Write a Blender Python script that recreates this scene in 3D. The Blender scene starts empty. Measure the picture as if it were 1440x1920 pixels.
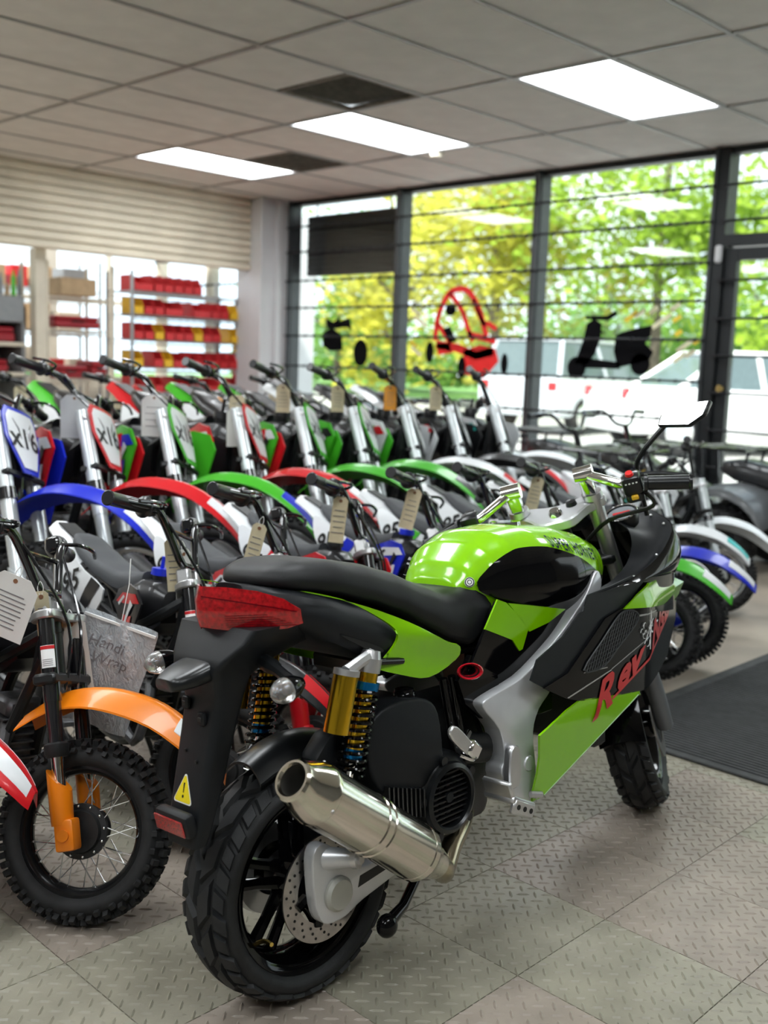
import bpy, bmesh, math, random
from mathutils import Vector, Matrix
V = Vector
PI = math.pi
scene = bpy.context.scene
COL = scene.collection

# ------------------------------------------------------------------ camera
CAM_H = 1.15
cam_d = bpy.data.cameras.new('camera')
cam = bpy.data.objects.new('camera', cam_d)
COL.objects.link(cam)
cam_d.sensor_fit = 'VERTICAL'
cam_d.sensor_height = 36.0
cam_d.lens = 36.0 * 1953.0 / 1920.0
cam_d.clip_start = 0.05
cam_d.clip_end = 500
# rows: camera right, camera up, camera back, in world axes
CR = V((0.70086, -0.71243, 0.03511)); CU = V((0.07626, 0.12378, 0.98938)); CB = V((-0.70921, -0.69074, 0.14108))
M = Matrix(((CR.x, CU.x, CB.x, 0), (CR.y, CU.y, CB.y, 0), (CR.z, CU.z, CB.z, CAM_H), (0, 0, 0, 1)))
cam.matrix_world = M
scene.camera = cam
cam_d.dof.use_dof = True
cam_d.dof.focus_distance = 2.02
cam_d.dof.aperture_fstop = 3.3

# ------------------------------------------------------------------ world, sun, exposure
world = bpy.data.worlds.new('sky'); scene.world = world
world.use_nodes = True
wn = world.node_tree.nodes; wl = world.node_tree.links
for n in list(wn): wn.remove(n)
wout = wn.new('ShaderNodeOutputWorld'); wbg = wn.new('ShaderNodeBackground')
wtc = wn.new('ShaderNodeTexCoord'); wnz = wn.new('ShaderNodeTexNoise'); wnz.inputs['Scale'].default_value = 2.2; wnz.inputs['Detail'].default_value = 5
wcr = wn.new('ShaderNodeValToRGB'); wcr.color_ramp.elements[0].color = (.66, .84, 1.0, 1); wcr.color_ramp.elements[1].color = (.97, .99, 1.0, 1)
wcr.color_ramp.elements[0].position = .40; wcr.color_ramp.elements[1].position = .60
wl.new(wtc.outputs['Generated'], wnz.inputs['Vector']); wl.new(wnz.outputs['Fac'], wcr.inputs['Fac'])
wl.new(wcr.outputs['Color'], wbg.inputs[0]); wl.new(wbg.outputs[0], wout.inputs[0])
wbg.inputs[1].default_value = 1.6
sun_d = bpy.data.lights.new('sun', 'SUN'); sun_d.energy = 4.8; sun_d.angle = math.radians(3); sun_d.color = (1, .95, .86)
sun = bpy.data.objects.new('sun', sun_d); COL.objects.link(sun)
sun.location = (0, 0, 12)
sun.rotation_euler = V((0.75, 0.35, -1.0)).to_track_quat('-Z', 'Y').to_euler()
PANEL_STRENGTH = 9.0

vs = scene.view_settings
vs.view_transform = 'Standard'; vs.look = 'None'; vs.gamma = 1.0; vs.use_curve_mapping = False
vs.exposure = 0.78
scene.render.film_transparent = False
cy = scene.cycles
cy.use_denoising = True
cy.max_bounces = 8; cy.diffuse_bounces = 4; cy.glossy_bounces = 4; cy.transmission_bounces = 6; cy.transparent_max_bounces = 12
cy.sample_clamp_indirect = 6.0
cy.caustics_reflective = False; cy.caustics_refractive = False

# ------------------------------------------------------------------ helpers
MATS = {}
def mat(name, col, rough=0.5, metal=0.0, coat=0.0, var=0.06, vscale=18.0, bump=0.0, bscale=120.0, trans=0.0, emis=0.0, ior=1.45, spec=0.5, alpha=1.0, sss=0.0):
    if name in MATS: return MATS[name]
    m = bpy.data.materials.new(name); m.use_nodes = True
    nt = m.node_tree; b = nt.nodes['Principled BSDF']
    b.inputs['Roughness'].default_value = rough; b.inputs['Metallic'].default_value = metal
    b.inputs['Coat Weight'].default_value = coat; b.inputs['Coat Roughness'].default_value = 0.03
    b.inputs['Transmission Weight'].default_value = trans; b.inputs['IOR'].default_value = ior
    b.inputs['Specular IOR Level'].default_value = spec
    b.inputs['Alpha'].default_value = alpha
    tc = nt.nodes.new('ShaderNodeTexCoord')
    nz = nt.nodes.new('ShaderNodeTexNoise'); nz.inputs['Scale'].default_value = vscale; nz.inputs['Detail'].default_value = 4
    nt.links.new(tc.outputs['Object'], nz.inputs['Vector'])
    cr = nt.nodes.new('ShaderNodeValToRGB')
    cr.color_ramp.elements[0].position = .3; cr.color_ramp.elements[1].position = .7
    cr.color_ramp.elements[0].color = (*[max(0, c * (1 - var)) for c in col], 1)
    cr.color_ramp.elements[1].color = (*[min(1, c * (1 + var)) for c in col], 1)
    nt.links.new(nz.outputs['Fac'], cr.inputs['Fac']); nt.links.new(cr.outputs['Color'], b.inputs['Base Color'])
    if bump > 0:
        n2 = nt.nodes.new('ShaderNodeTexNoise'); n2.inputs['Scale'].default_value = bscale; n2.inputs['Detail'].default_value = 3
        nt.links.new(tc.outputs['Object'], n2.inputs['Vector'])
        bp = nt.nodes.new('ShaderNodeBump'); bp.inputs['Strength'].default_value = bump; bp.inputs['Distance'].default_value = 0.002
        nt.links.new(n2.outputs['Fac'], bp.inputs['Height']); nt.links.new(bp.outputs['Normal'], b.inputs['Normal'])
    if emis > 0:
        nt.links.new(cr.outputs['Color'], b.inputs['Emission Color']); b.inputs['Emission Strength'].default_value = emis
    MATS[name] = m
    return m

def rgb(h):
    h = h.lstrip('#'); o = []
    for i in (0, 2, 4):
        c = int(h[i:i+2], 16) / 255.0
        o.append(c / 12.92 if c <= .04045 else ((c + .055) / 1.055) ** 2.4)
    return tuple(o)

def link(o, parent=None):
    COL.objects.link(o)
    if parent is not None: o.parent = parent
    return o
def tag(o, label=None, cat=None, group=None, kind=None):
    if label: o['label'] = label
    if cat: o['category'] = cat
    if group: o['group'] = group
    if kind: o['kind'] = kind
    return o
def empty(name, loc=(0, 0, 0), rot=(0, 0, 0), label=None, cat=None, group=None, kind=None):
    o = bpy.data.objects.new(name, None); o.empty_display_size = .1
    o.location = loc; o.rotation_euler = rot
    link(o); return tag(o, label, cat, group, kind)
def mkobj(name, me, m=None, parent=None, mtx=None):
    o = bpy.data.objects.new(name, me)
    if m is not None:
        if len(me.materials) == 0: me.materials.append(m)
        elif me.materials[0] is not m:
            o.material_slots[0].link = 'OBJECT'; o.material_slots[0].material = m
    link(o, parent)
    if mtx is not None: o.matrix_local = mtx
    return o

def frame(d):
    d = V(d).normalized()
    a = V((0, 0, 1)) if abs(d.z) < .9 else V((1, 0, 0))
    u = d.cross(a).normalized(); w = d.cross(u).normalized()
    return u, w, d

class MB:
    def __init__(s): s.v = []; s.f = []; s.mi = []; s.cur = 0
    def add(s, vs, fs):
        b = len(s.v); s.v += [tuple(p) for p in vs]
        for f in fs: s.f.append(tuple(i + b for i in f)); s.mi.append(s.cur)
        return s
    def box(s, c, size, rot=None, bev=0.0, seg=1):
        x, y, z = [q / 2 for q in size]
        if bev > 0:
            bm = bmesh.new(); bmesh.ops.create_cube(bm, size=1)
            for v in bm.verts: v.co = V((v.co.x * size[0], v.co.y * size[1], v.co.z * size[2]))
            bmesh.ops.bevel(bm, geom=bm.edges[:], offset=bev, segments=seg, profile=.5, affect='EDGES')
            bm.verts.index_update()
            vs = [v.co.copy() for v in bm.verts]; fs = [[v.index for v in f.verts] for f in bm.faces]; bm.free()
        else:
            vs = [V((sx * x, sy * y, sz * z)) for sx in (-1, 1) for sy in (-1, 1) for sz in (-1, 1)]
            fs = [(0, 1, 3, 2), (4, 6, 7, 5), (0, 4, 5, 1), (2, 3, 7, 6), (0, 2, 6, 4), (1, 5, 7, 3)]
        if rot is not None:
            R = rot if isinstance(rot, Matrix) else Matrix.Rotation(rot, 3, 'Z')
            vs = [R @ v for v in vs]
        return s.add([v + V(c) for v in vs], fs)
    def loft(s, rings, cap=True, closed=False):
        n = len(rings[0]); vs = [p for r in rings for p in r]; fs = []
        m = len(rings)
        for i in range(m if closed else m - 1):
            a = i * n; b = ((i + 1) % m) * n
            for j in range(n):
                k = (j + 1) % n; fs.append((a + j, a + k, b + k, b + j))
        if cap and not closed:
            fs.append(tuple(reversed(range(n)))); fs.append(tuple((m - 1) * n + j for j in range(n)))
        return s.add(vs, fs)
    def tube(s, path, r, seg=8, closed=False, cap=True, ell=None):
        P = [V(p) for p in path]; n = len(P)
        rr = r if isinstance(r, (list, tuple)) else [r] * n
        rings = []; u = None
        for i, p in enumerate(P):
            if closed: d = P[(i + 1) % n] - P[i - 1]
            else: d = P[min(i + 1, n - 1)] - P[max(i - 1, 0)]
            d.normalize()
            if u is None: u, w, _ = frame(d)
            else:
                u = (u - d * u.dot(d)).normalized(); w = d.cross(u).normalized()
            rings.append([p + (u * math.cos(t) + w * math.sin(t)) * rr[i] for t in [2 * PI * k / seg for k in range(seg)]])
        return s.loft(rings, cap, closed)
    def cyl(s, p0, p1, r0, r1=None, seg=16): return s.tube([p0, p1], [r0, r0 if r1 is None else r1], seg)
    def lathe(s, prof, o=(0, 0, 0), ax=(0, 1, 0), seg=32, closed=False, cap=False):
        u, w, d = frame(ax); o = V(o); vs = []; fs = []; n = len(prof)
        for k in range(seg):
            t = 2 * PI * k / seg; e = u * math.cos(t) + w * math.sin(t)
            for r, h in prof: vs.append(o + e * r + d * h)
        for k in range(seg):
            a = k * n; b = ((k + 1) % seg) * n
            for j in range(n if closed else n - 1):
                q = (j + 1) % n; fs.append((a + j, a + q, b + q, b + j))
        if cap:
            fs.append(tuple(k * n for k in range(seg))); fs.append(tuple(k * n + n - 1 for k in reversed(range(seg))))
        return s.add(vs, fs)
    def prism(s, pts, o, ux, uy, d, bev=0.0, seg=1):
        """polygon pts (2d) in plane o+ux*a+uy*b, extruded by vector d"""
        o, ux, uy, d = V(o), V(ux), V(uy), V(d)
        bm = bmesh.new(); vs = [bm.verts.new(o + ux * a + uy * b) for a, b in pts]
        f = bm.faces.new(vs)
        r = bmesh.ops.extrude_face_region(bm, geom=[f])
        for e in r['geom']:
            if isinstance(e, bmesh.types.BMVert): e.co += d
        if bev > 0: bmesh.ops.bevel(bm, geom=bm.edges[:], offset=bev, segments=seg, profile=.5, affect='EDGES', clamp_overlap=True)
        bmesh.ops.recalc_face_normals(bm, faces=bm.faces[:])
        bm.verts.index_update()
        s.add([v.co.copy() for v in bm.verts], [[v.index for v in f.verts] for f in bm.faces]); bm.free(); return s
    def sphere(s, c, r, seg=16, rings=10, R=None):
        r = V(r) if hasattr(r, '__len__') else V((r, r, r)); c = V(c); rg = []
        for i in range(rings + 1):
            a = -PI / 2 + PI * i / rings; q = max(math.cos(a), .02)
            ring = [V((r.x * q * math.cos(t), r.y * q * math.sin(t), r.z * math.sin(a))) for t in [2 * PI * k / seg for k in range(seg)]]
            rg.append([c + (R @ p if R else p) for p in ring])
        return s.loft(rg)
    def patch(s, outline, fm, step=.02, thick=.003, fn=None):
        """flat outline (u,v) cut into a grid, mapped to space by fm(u,v); thick>0 gives it a back along -normal"""
        bm = bmesh.new()
        ar = sum(p[0] * q[1] - q[0] * p[1] for p, q in zip(outline, list(outline[1:]) + [outline[0]]))
        if (ar < 0) != bool(fn): outline = list(reversed(outline))
        vs = [bm.verts.new((a, b, 0)) for a, b in outline]
        bm.faces.new(vs)
        _grid(bm, step)
        s._mapped(bm, fm, thick); return s
    def _mapped(s, bm, fm, thick):
        for v in bm.verts: v.co = V(fm(v.co.x, v.co.y))
        bmesh.ops.triangulate(bm, faces=[f for f in bm.faces if len(f.verts) > 4])
        bm.normal_update()
        if thick:
            nr = {v: v.normal.copy() for v in bm.verts}
            bnd = [e for e in bm.edges if e.is_boundary]
            back = {v: bm.verts.new(v.co - nr[v] * thick) for v in list(bm.verts)}
            for f in list(bm.faces): bm.faces.new([back[v] for v in reversed(f.verts)])
            for e in bnd:
                a, b = e.verts
                l = e.link_loops[0]
                if l.vert is not a: a, b = b, a
                bm.faces.new([b, a, back[a], back[b]])
        bm.verts.index_update()
        s.add([v.co.copy() for v in bm.verts], [[v.index for v in f.verts] for f in bm.faces]); bm.free()
    def text(s, body, size, fm, step=.03, thick=0.0, shear=0.0, offset=0.0, align='LEFT', spacing=1.0):
        cu = bpy.data.curves.new('t', 'FONT'); cu.body = body; cu.size = size; cu.shear = shear; cu.offset = offset
        cu.align_x = align; cu.space_character = spacing; cu.resolution_u = 3
        ob = bpy.data.objects.new('t', cu); me = bpy.data.meshes.new_from_object(ob)
        bm = bmesh.new(); bm.from_mesh(me); bpy.data.objects.remove(ob); bpy.data.meshes.remove(me); bpy.data.curves.remove(cu)
        if len(bm.verts):
            _grid(bm, step); s._mapped(bm, fm, thick)
        else: bm.free()
        return s
    def mirror_y(s):
        b = len(s.v); n = len(s.f)
        s.v += [(x, -y, z) for x, y, z in s.v[:b]]
        for i in range(n): s.f.append(tuple(q + b for q in reversed(s.f[i]))); s.mi.append(s.mi[i])
        return s
    def flipped_y(s):
        o = MB(); o.v = [(x, -y, z) for x, y, z in s.v]; o.f = [tuple(reversed(f)) for f in s.f]; o.mi = list(s.mi); return o
    def mesh(s, name='m', smooth=True, ang=38, fix=False):
        me = bpy.data.meshes.new(name); me.from_pydata(s.v, [], s.f)
        if fix:
            bm = bmesh.new(); bm.from_mesh(me); bmesh.ops.recalc_face_normals(bm, faces=bm.faces[:]); bm.to_mesh(me); bm.free()
        if any(s.mi): me.polygons.foreach_set('material_index', s.mi)
        if smooth:
            me.polygons.foreach_set('use_smooth', [True] * len(me.polygons))
            me.set_sharp_from_angle(angle=math.radians(ang))
        me.update(); return me
    def build(s, name, m, parent=None, mtx=None, smooth=True, ang=38, fix=True):
        return mkobj(name, s.mesh(name, smooth, ang, fix), m, parent, mtx)

def _grid(bm, step):
    xs = [v.co.x for v in bm.verts]; ys = [v.co.y for v in bm.verts]
    for lo, hi, nrm in ((min(xs), max(xs), V((1, 0, 0))), (min(ys), max(ys), V((0, 1, 0)))):
        n = int((hi - lo) / step)
        for k in range(1, n + 1):
            c = lo + (hi - lo) * k / (n + 1)
            bmesh.ops.bisect_plane(bm, geom=bm.verts[:] + bm.edges[:] + bm.faces[:], plane_co=nrm * c, plane_no=nrm)

def smooth_path(pts, n=4, closed=False):
    """Catmull-Rom through pts"""
    P = [V(p) for p in pts]; o = []; m = len(P)
    for i in range(m if closed else m - 1):
        p0 = P[i - 1] if (closed or i > 0) else P[i]; p1 = P[i]; p2 = P[(i + 1) % m]; p3 = P[(i + 2) % m] if (closed or i + 2 < m) else p2
        for k in range(n):
            t = k / n
            o.append(.5 * ((2 * p1) + (p2 - p0) * t + (2 * p0 - 5 * p1 + 4 * p2 - p3) * t * t + (3 * p1 - p0 - 3 * p2 + p3) * t ** 3))
    if not closed: o.append(P[-1])
    return o
def sp2(pts, n=4, closed=True): return [(p.x, p.y) for p in smooth_path([(a, b, 0) for a, b in pts], n, closed)]
def lerp_tab(tab, x):
    if x <= tab[0][0]: return tab[0][1:]
    for a, b in zip(tab, tab[1:]):
        if x <= b[0]:
            t = (x - a[0]) / (b[0] - a[0]); t = t * t * (3 - 2 * t) * .35 + t * .65
            return tuple(p + (q - p) * t for p, q in zip(a[1:], b[1:]))
    return tab[-1][1:]
def T(x, y, z): return Matrix.Translation((x, y, z))
def RX(a): return Matrix.Rotation(a, 4, 'X')
def RY(a): return Matrix.Rotation(a, 4, 'Y')
def RZ(a): return Matrix.Rotation(a, 4, 'Z')
rnd = random.Random(7)
# ------------------------------------------------------------------ materials of the room
m_tile_g = mat('floor_tile_olive', (.295, .275, .215), .38, var=.16, vscale=9, bump=.12, bscale=240)
m_tile_r = mat('floor_tile_clay', (.32, .272, .228), .38, var=.16, vscale=9, bump=.12, bscale=240)
m_floor = mat('worn_concrete_floor', (.42, .36, .29), .45, var=.2, vscale=3, bump=.2, bscale=60)
m_mat = mat('rubber_mat', (.045, .047, .048), .75, var=.2, vscale=30)
m_ctile = mat('ceiling_tile', (.74, .715, .67), .9, var=.05, vscale=6, bump=.5, bscale=400)
m_grid = mat('ceiling_grid_metal', (.36, .355, .34), .45, .3, var=.05)
m_black_frame = mat('black_window_frame', (.02, .022, .024), .4, .3)
m_grey_frame = mat('grey_window_frame', (.07, .075, .08), .4, .4)
m_bar = mat('black_steel_bar', (.018, .018, .02), .5, .4)
m_white_wall = mat('white_painted_wall', (.62, .62, .63), .7, var=.05, vscale=3, bump=.2, bscale=80)
m_slat = mat('cream_slatwall', (.76, .69, .55), .6, var=.08, vscale=4)
m_cream = mat('cream_paint', (.60, .55, .45), .6, var=.1, vscale=5)
m_lamp = mat('light_diffuser', (.92, .97, 1.0), .6, var=.01, emis=PANEL_STRENGTH)
m_vent = mat('dusty_vent', (.19, .17, .14), .8, var=.35, vscale=25)
m_asphalt = mat('pale_concrete_lot', (.46, .455, .44), .85, var=.1, vscale=1.5)
m_grass = mat('lawn', (.12, .26, .045), .9, var=.35, vscale=4)
m_wall_in = mat('beige_wall', (.50, .46, .39), .8, var=.06, vscale=3)

def glass_mat(name, tint=(.96, .98, .97), refl=.9):
    m = bpy.data.materials.new(name); m.use_nodes = True; nt = m.node_tree
    for n in list(nt.nodes): nt.nodes.remove(n)
    o = nt.nodes.new('ShaderNodeOutputMaterial'); mx = nt.nodes.new('ShaderNodeMixShader')
    t = nt.nodes.new('ShaderNodeBsdfTransparent'); g = nt.nodes.new('ShaderNodeBsdfGlossy'); f = nt.nodes.new('ShaderNodeMath'); f.operation = 'MULTIPLY_ADD'; lw = nt.nodes.new('ShaderNodeLayerWeight'); lw.inputs['Blend'].default_value = .5; pw = nt.nodes.new('ShaderNodeMath'); pw.operation = 'POWER'; pw.inputs[1].default_value = 5; nt.links.new(lw.outputs['Facing'], pw.inputs[0]); nt.links.new(pw.outputs[0], f.inputs[0])
    g.inputs['Roughness'].default_value = .02; g.inputs['Color'].default_value = (refl, refl, refl, 1)
    nz = nt.nodes.new('ShaderNodeTexNoise'); nz.inputs['Scale'].default_value = 1.5
    cr = nt.nodes.new('ShaderNodeValToRGB')
    cr.color_ramp.elements[0].color = (*[c * .97 for c in tint], 1); cr.color_ramp.elements[1].color = (*tint, 1)
    nt.links.new(nz.outputs['Fac'], cr.inputs['Fac']); nt.links.new(cr.outputs['Color'], t.inputs['Color'])
    f.inputs[1].default_value = .96; f.inputs[2].default_value = .04
    nt.links.new(f.outputs[0], mx.inputs[0]); nt.links.new(t.outputs[0], mx.inputs[1]); nt.links.new(g.outputs[0], mx.inputs[2])
    nt.links.new(mx.outputs[0], o.inputs[0]); return m
m_glass = glass_mat('window_glass')

CEIL = 2.66; WX = 6.79; LY = 8.15
# ------------------------------------------------------------------ floor
fl = MB(); fl.box((2.0, 3.6, -.035), (10.2, 13.6, .05)); floor = fl.build('floor', m_floor); tag(floor, kind='structure')
def tile_mesh(n=8, size=.305):
    b = MB(); h = .006; g = .0011; s = size / 2 - g
    b.box((0, 0, -h / 2), (2 * s, 2 * s, h))
    c = size / n
    for i in range(n):
        for j in range(n):
            for q in (0, 1):
                x = -size / 2 + c * (i + (.25 if q else .75)); y = -size / 2 + c * (j + (.25 if q else .75))
                a = PI / 4 if q else -PI / 4
                L, W, H = .0155, .0034, .0027
                e = V((math.cos(a), math.sin(a), 0)); w = V((-math.sin(a), math.cos(a), 0)); o = V((x, y, 0))
                vs = [o - e * L, o - e * L * .45 - w * W, o + e * L * .45 - w * W, o + e * L, o + e * L * .45 + w * W, o - e * L * .45 + w * W,
                      o - e * L * .5 + V((0, 0, H)), o + e * L * .5 + V((0, 0, H))]
                b.add(vs, [(0, 1, 6), (1, 2, 7, 6), (2, 3, 7), (3, 4, 7), (4, 5, 6, 7), (5, 0, 6)])
    return b.mesh('tile', smooth=False)
tm = tile_mesh(); tm.materials.append(m_tile_g)
TS = .305
def tile_col(i, j):
    # i along x, j along y; blocks of olive and clay
    tab = {(6, 3): 1, (6, 2): 1, (6, 1): 1, (7, 3): 1, (7, 2): 1, (7, 1): 1, (5, 3): 0, (5, 2): 0, (5, 1): 0, (4, 2): 1, (4, 3): 0, (3, 2): 0, (3, 3): 1, (2, 4): 0, (3, 4): 0, (2, 3): 1, (3, 5): 1, (4, 4): 0, (5, 4): 0, (4, 1): 1, (4, 0): 0}
    if (i, j) in tab: return tab[(i, j)]
    return ((i * 7 + j * 13 + (i * j) % 5) % 3 == 0) * 1
for i in range(-2, 10):
    for j in range(-3, 8):
        if i >= 9 and j >= 6: continue
        o = mkobj('tile', tm, m_tile_r if tile_col(i, j) else m_tile_g, floor)
        o.matrix_local = T((i + .5) * TS, .17 + (j + .5) * TS, 0)
# mat by the door
mb = MB(); mb.box((4.05, .98, .006), (2.5, 1.62, .008), bev=.003)
for k in range(118): mb.box((2.84 + k * .0206, .98, .0115), (.010, 1.52, .004))
tag(mb.build('floor_mat', m_mat, smooth=False), 'long charcoal ribbed rubber floor mat on the tiled floor', 'mat')

# ------------------------------------------------------------------ ceiling
ce = MB(); ce.box((2.0, 2.9, CEIL + .09), (10.2, 12.2, .08)); ceiling = ce.build('ceiling', m_white_wall); tag(ceiling, kind='structure')
GX = [-2.60, -1.41, -.22, .97, 2.16, 3.35, 4.54, 5.73, 6.79]
GY0 = 2.985; GDY = .6145
GY = [GY0 + GDY * k for k in range(-9, 9)]
GY = [y for y in GY if -2.7 < y < LY - .1] + [LY]
LIGHTS = {(x, y) for x in (6, 3, 1) for y in (0, 3, 6)} | {(6, -3), (3, -3), (3, -6), (1, -3), (1, -6)}
def gyi(k): return GY0 + GDY * k
ct_cache = {}
def ctile(x0, x1, y0, y1):
    key = (round(x1 - x0, 3), round(y1 - y0, 3))
    if key not in ct_cache:
        b = MB(); b.box((0, 0, 0), (key[0] - .008, key[1] - .008, .014)); ct_cache[key] = b.mesh('ceiling_tile', False)
    o = mkobj('ceiling_tile', ct_cache[key], m_ctile, ceiling); o.matrix_local = T((x0 + x1) / 2, (y0 + y1) / 2, CEIL + .011)
def ceiling_light(x0, x1, y0, y1, lab):
    e = empty('ceiling_light', ((x0 + x1) / 2, (y0 + y1) / 2, CEIL), label=lab, cat='light', group='ceiling light panels')
    X = x1 - x0 - .03; Y = y1 - y0 - .03
    b = MB()
    for sx in (-1, 1): b.box((sx * (X / 2 - .008), 0, .012), (.016, Y, .024))
    for sy in (-1, 1): b.box((0, sy * (Y / 2 - .008), .012), (X - .032, .016, .024))
    b.build('frame', m_white_wall, e, smooth=False)
    b = MB(); b.box((0, 0, .014), (X - .034, Y - .034, .01)); b.build('diffuser', m_lamp, e, smooth=False)
def ceiling_vent(x0, x1, y0, y1, lab):
    e = empty('ceiling_vent', ((x0 + x1) / 2, (y0 + y1) / 2, CEIL), label=lab, cat='vent')
    X = x1 - x0 - .03; Y = y1 - y0 - .03
    b = MB()
    for sx in (-1, 1): b.box((sx * (X / 2 - .012), 0, .008), (.024, Y, .016))
    for sy in (-1, 1): b.box((0, sy * (Y / 2 - .012), .008), (X - .05, .024, .016))
    b.build('frame', m_vent, e, smooth=False)
    b = MB(); b.box((0, 0, .03), (X - .04, Y - .04, .006)); b.build('backing', m_vent, e, smooth=False)
    for k in range(22):
        b = MB(); b.box((0, -Y / 2 + .04 + k * (Y - .08) / 21, .012), (X - .05, .012, .003), RX(.6).to_3x3()); b.build('slat', m_vent, e, smooth=False)
lamp_lab = {(6, 0): 'glowing ceiling light panel beside the window wall, farthest from the slatwall', (6, 3): 'glowing ceiling light panel touching the corner of the larger dusty vent', (6, 6): 'glowing ceiling light panel closest to the cream slatwall, beside the smaller vent'}
lamp_lab.update({(3, 0): 'ceiling light panel straight above the front row of small dirt bikes', (3, 3): 'ceiling light panel above the second row of dirt bikes', (3, 6): 'ceiling light panel above the third and back rows of dirt bikes', (1, 0): 'ceiling light panel over the aisle, level with the one above the front row', (1, 3): 'ceiling light panel over the aisle, level with the one above the second row', (1, 6): 'ceiling light panel over the aisle beside the slatwall', (6, -3): 'ceiling light panel just inside the glass shop door', (3, -3): 'ceiling light panel straight above the sport motorcycle', (3, -6): 'ceiling light panel above the open tiled floor beside the sport motorcycle', (1, -3): 'ceiling light panel behind the tail of the sport motorcycle', (1, -6): 'ceiling light panel nearest the corner of the two grey walls'})
for xi in range(len(GX) - 1):
    for y0, y1 in zip(GY, GY[1:]):
        k = round((y0 - GY0) / GDY); x0, x1 = GX[xi], GX[xi + 1]
        if (xi, k) in LIGHTS:
            ceiling_light(x0, x1, y0, y1, lamp_lab.get((xi, k), 'ceiling light panel over the aisle behind the sport motorcycle'))
        elif (xi, k) == (5, 2):
            ceiling_vent(3.945, 4.54, y0, y1, 'larger dusty grey square air return vent in the ceiling'); ctile(x0, 3.945, y0, y1)
        elif (xi, k) == (6, 5):
            ceiling_vent(5.135, 5.73, y0, y1, 'smaller dark square ceiling vent nearer the window wall'); ctile(x0, 5.135, y0, y1)
        else: ctile(x0, x1, y0, y1)
for x in GX[1:-1]:
    b = MB(); b.box((x, (GY[0] + LY) / 2, CEIL - .001), (.024, LY - GY[0], .006)); b.build('grid_runner', m_grid, ceiling, smooth=False)
for y in GY[1:-1]:
    b = MB(); b.box(((GX[0] + WX) / 2, y, CEIL), (WX - GX[0], .022, .006)); b.build('grid_runner', m_grid, ceiling, smooth=False)
b = MB(); b.cyl((5.75, 5.2, CEIL - .035), (5.75, 5.2, CEIL + .01), .045, .055, 20)
tag(b.build('smoke_detector', m_cream), 'small round cream detector on the ceiling between the light panels', 'detector')

# ------------------------------------------------------------------ walls
def wall(name, c, s, m=m_wall_in):
    b = MB(); b.box(c, s); o = b.build(name, m, smooth=False); tag(o, kind='structure'); return o
m_wall_dk = mat('charcoal_wall', (.17, .165, .155), .7, var=.15, vscale=2)
wall('wall_back', (-2.66, 3.4, 1.33), (.12, 13.0, 2.7), m_wall_dk)
wall('wall_right', (2.0, -2.86, 1.33), (9.4, .12, 2.7), m_wall_dk)
for nm, c, sz in (('wall_workshop', (.65, 10.3, 1.33), (6.7, .12, 2.7)), ('wall_workshop_low', (5.39, 10.3, .45), (2.78, .12, .9)), ('wall_workshop_top', (5.39, 10.3, 2.52), (2.78, .12, .36)), ('wall_workshop_post', (5.45, 10.3, 1.62), (.12, .11, 1.44))):
    wall(nm, c, sz)
for n_, (x0, x1) in ((10, (4.0, 5.39)), (11, (5.51, 6.78))):
    e = empty('window_%d' % n_, ((x0 + x1) / 2, 10.3, 0), kind='structure')
    b = MB(); b.box((0, 0, 1.62), (x1 - x0, .012, 1.42)); b.build('pane', m_glass, e, smooth=False)
    b = MB(); b.box((0, 0, 1.62), (.05, .05, 1.44)); b.build('mullion', m_cream, e, smooth=False)
    b = MB(); b.box((0, 0, 1.70), (x1 - x0, .045, .05)); b.build('mullion', m_cream, e, smooth=False)
# cream slatwall soffit above the opening to the workshop
sw = MB(); sw.box((1.88, LY + .05, 2.325), (9.04, .06, .67)); soff = sw.build('wall_left', m_slat, smooth=False); tag(soff, kind='structure')
for k in range(10):
    b = MB(); b.box((1.88, LY + .005, 1.995 + .0735 * k + .028), (9.04, .03, .060), bev=.006); b.build('slat', m_slat, soff, smooth=False)
b = MB(); b.box((6.58, LY + .02, CEIL / 2), (.36, .36, CEIL)); tag(b.build('wall_pillar', m_white_wall, smooth=False), kind='structure')
for k, (px, w) in enumerate(((6.395, .03), (6.6, .05))):
    b = MB(); b.box((px, LY - .175, CEIL / 2), (w, .03, CEIL)); tag(b.build('trim_%d' % (k + 1), m_white_wall, smooth=False), kind='structure')

# ------------------------------------------------------------------ window wall (x = WX)
MUL = [7.96, 6.49, 5.01, 3.52, 2.35, 1.0, -.5, -2.0]
BARS = [.30, .57, .83, 1.10, 1.386, 1.65, 1.905, 2.175, 2.41]
def bay(n, y0, y1, z0, bars, fr=m_grey_frame):
    e = empty('window_%d' % n, (WX, (y0 + y1) / 2, 0), kind='structure')
    W = y1 - y0
    b = MB(); b.box((0, 0, (z0 + CEIL) / 2), (.012, W - .05, CEIL - z0 - .05)); b.build('pane', m_glass, e, smooth=False)
    for s, nm in ((-1, 'mullion'), (1, 'mullion')):
        b = MB(); b.box((0, s * (W / 2 - .016), CEIL / 2), (.12, .032, CEIL)); b.box((-.07, s * (W / 2 - .012), CEIL / 2), (.03, .024, CEIL)); b.build(nm, fr, e, smooth=False)
    b = MB(); b.box((0, 0, CEIL - .02), (.10, W - .06, .04)); b.build('window_head', m_black_frame, e, smooth=False)
    b = MB(); b.box((0, 0, z0 / 2), (.12, W - .06, z0)); b.build('window_sill', m_black_frame, e, smooth=False)
    for z in bars:
        b = MB(); b.cyl((-.10, -W / 2, z), (-.10, W / 2, z), .0085, seg=8)
        for q in range(12):
            yy = -W / 2 + W * (q + .5) / 12; b.box((-.10, yy, z), (.026, .012, .026), RX(.7).to_3x3())
        b.build('security_bar', m_bar, e)
    return e
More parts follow.
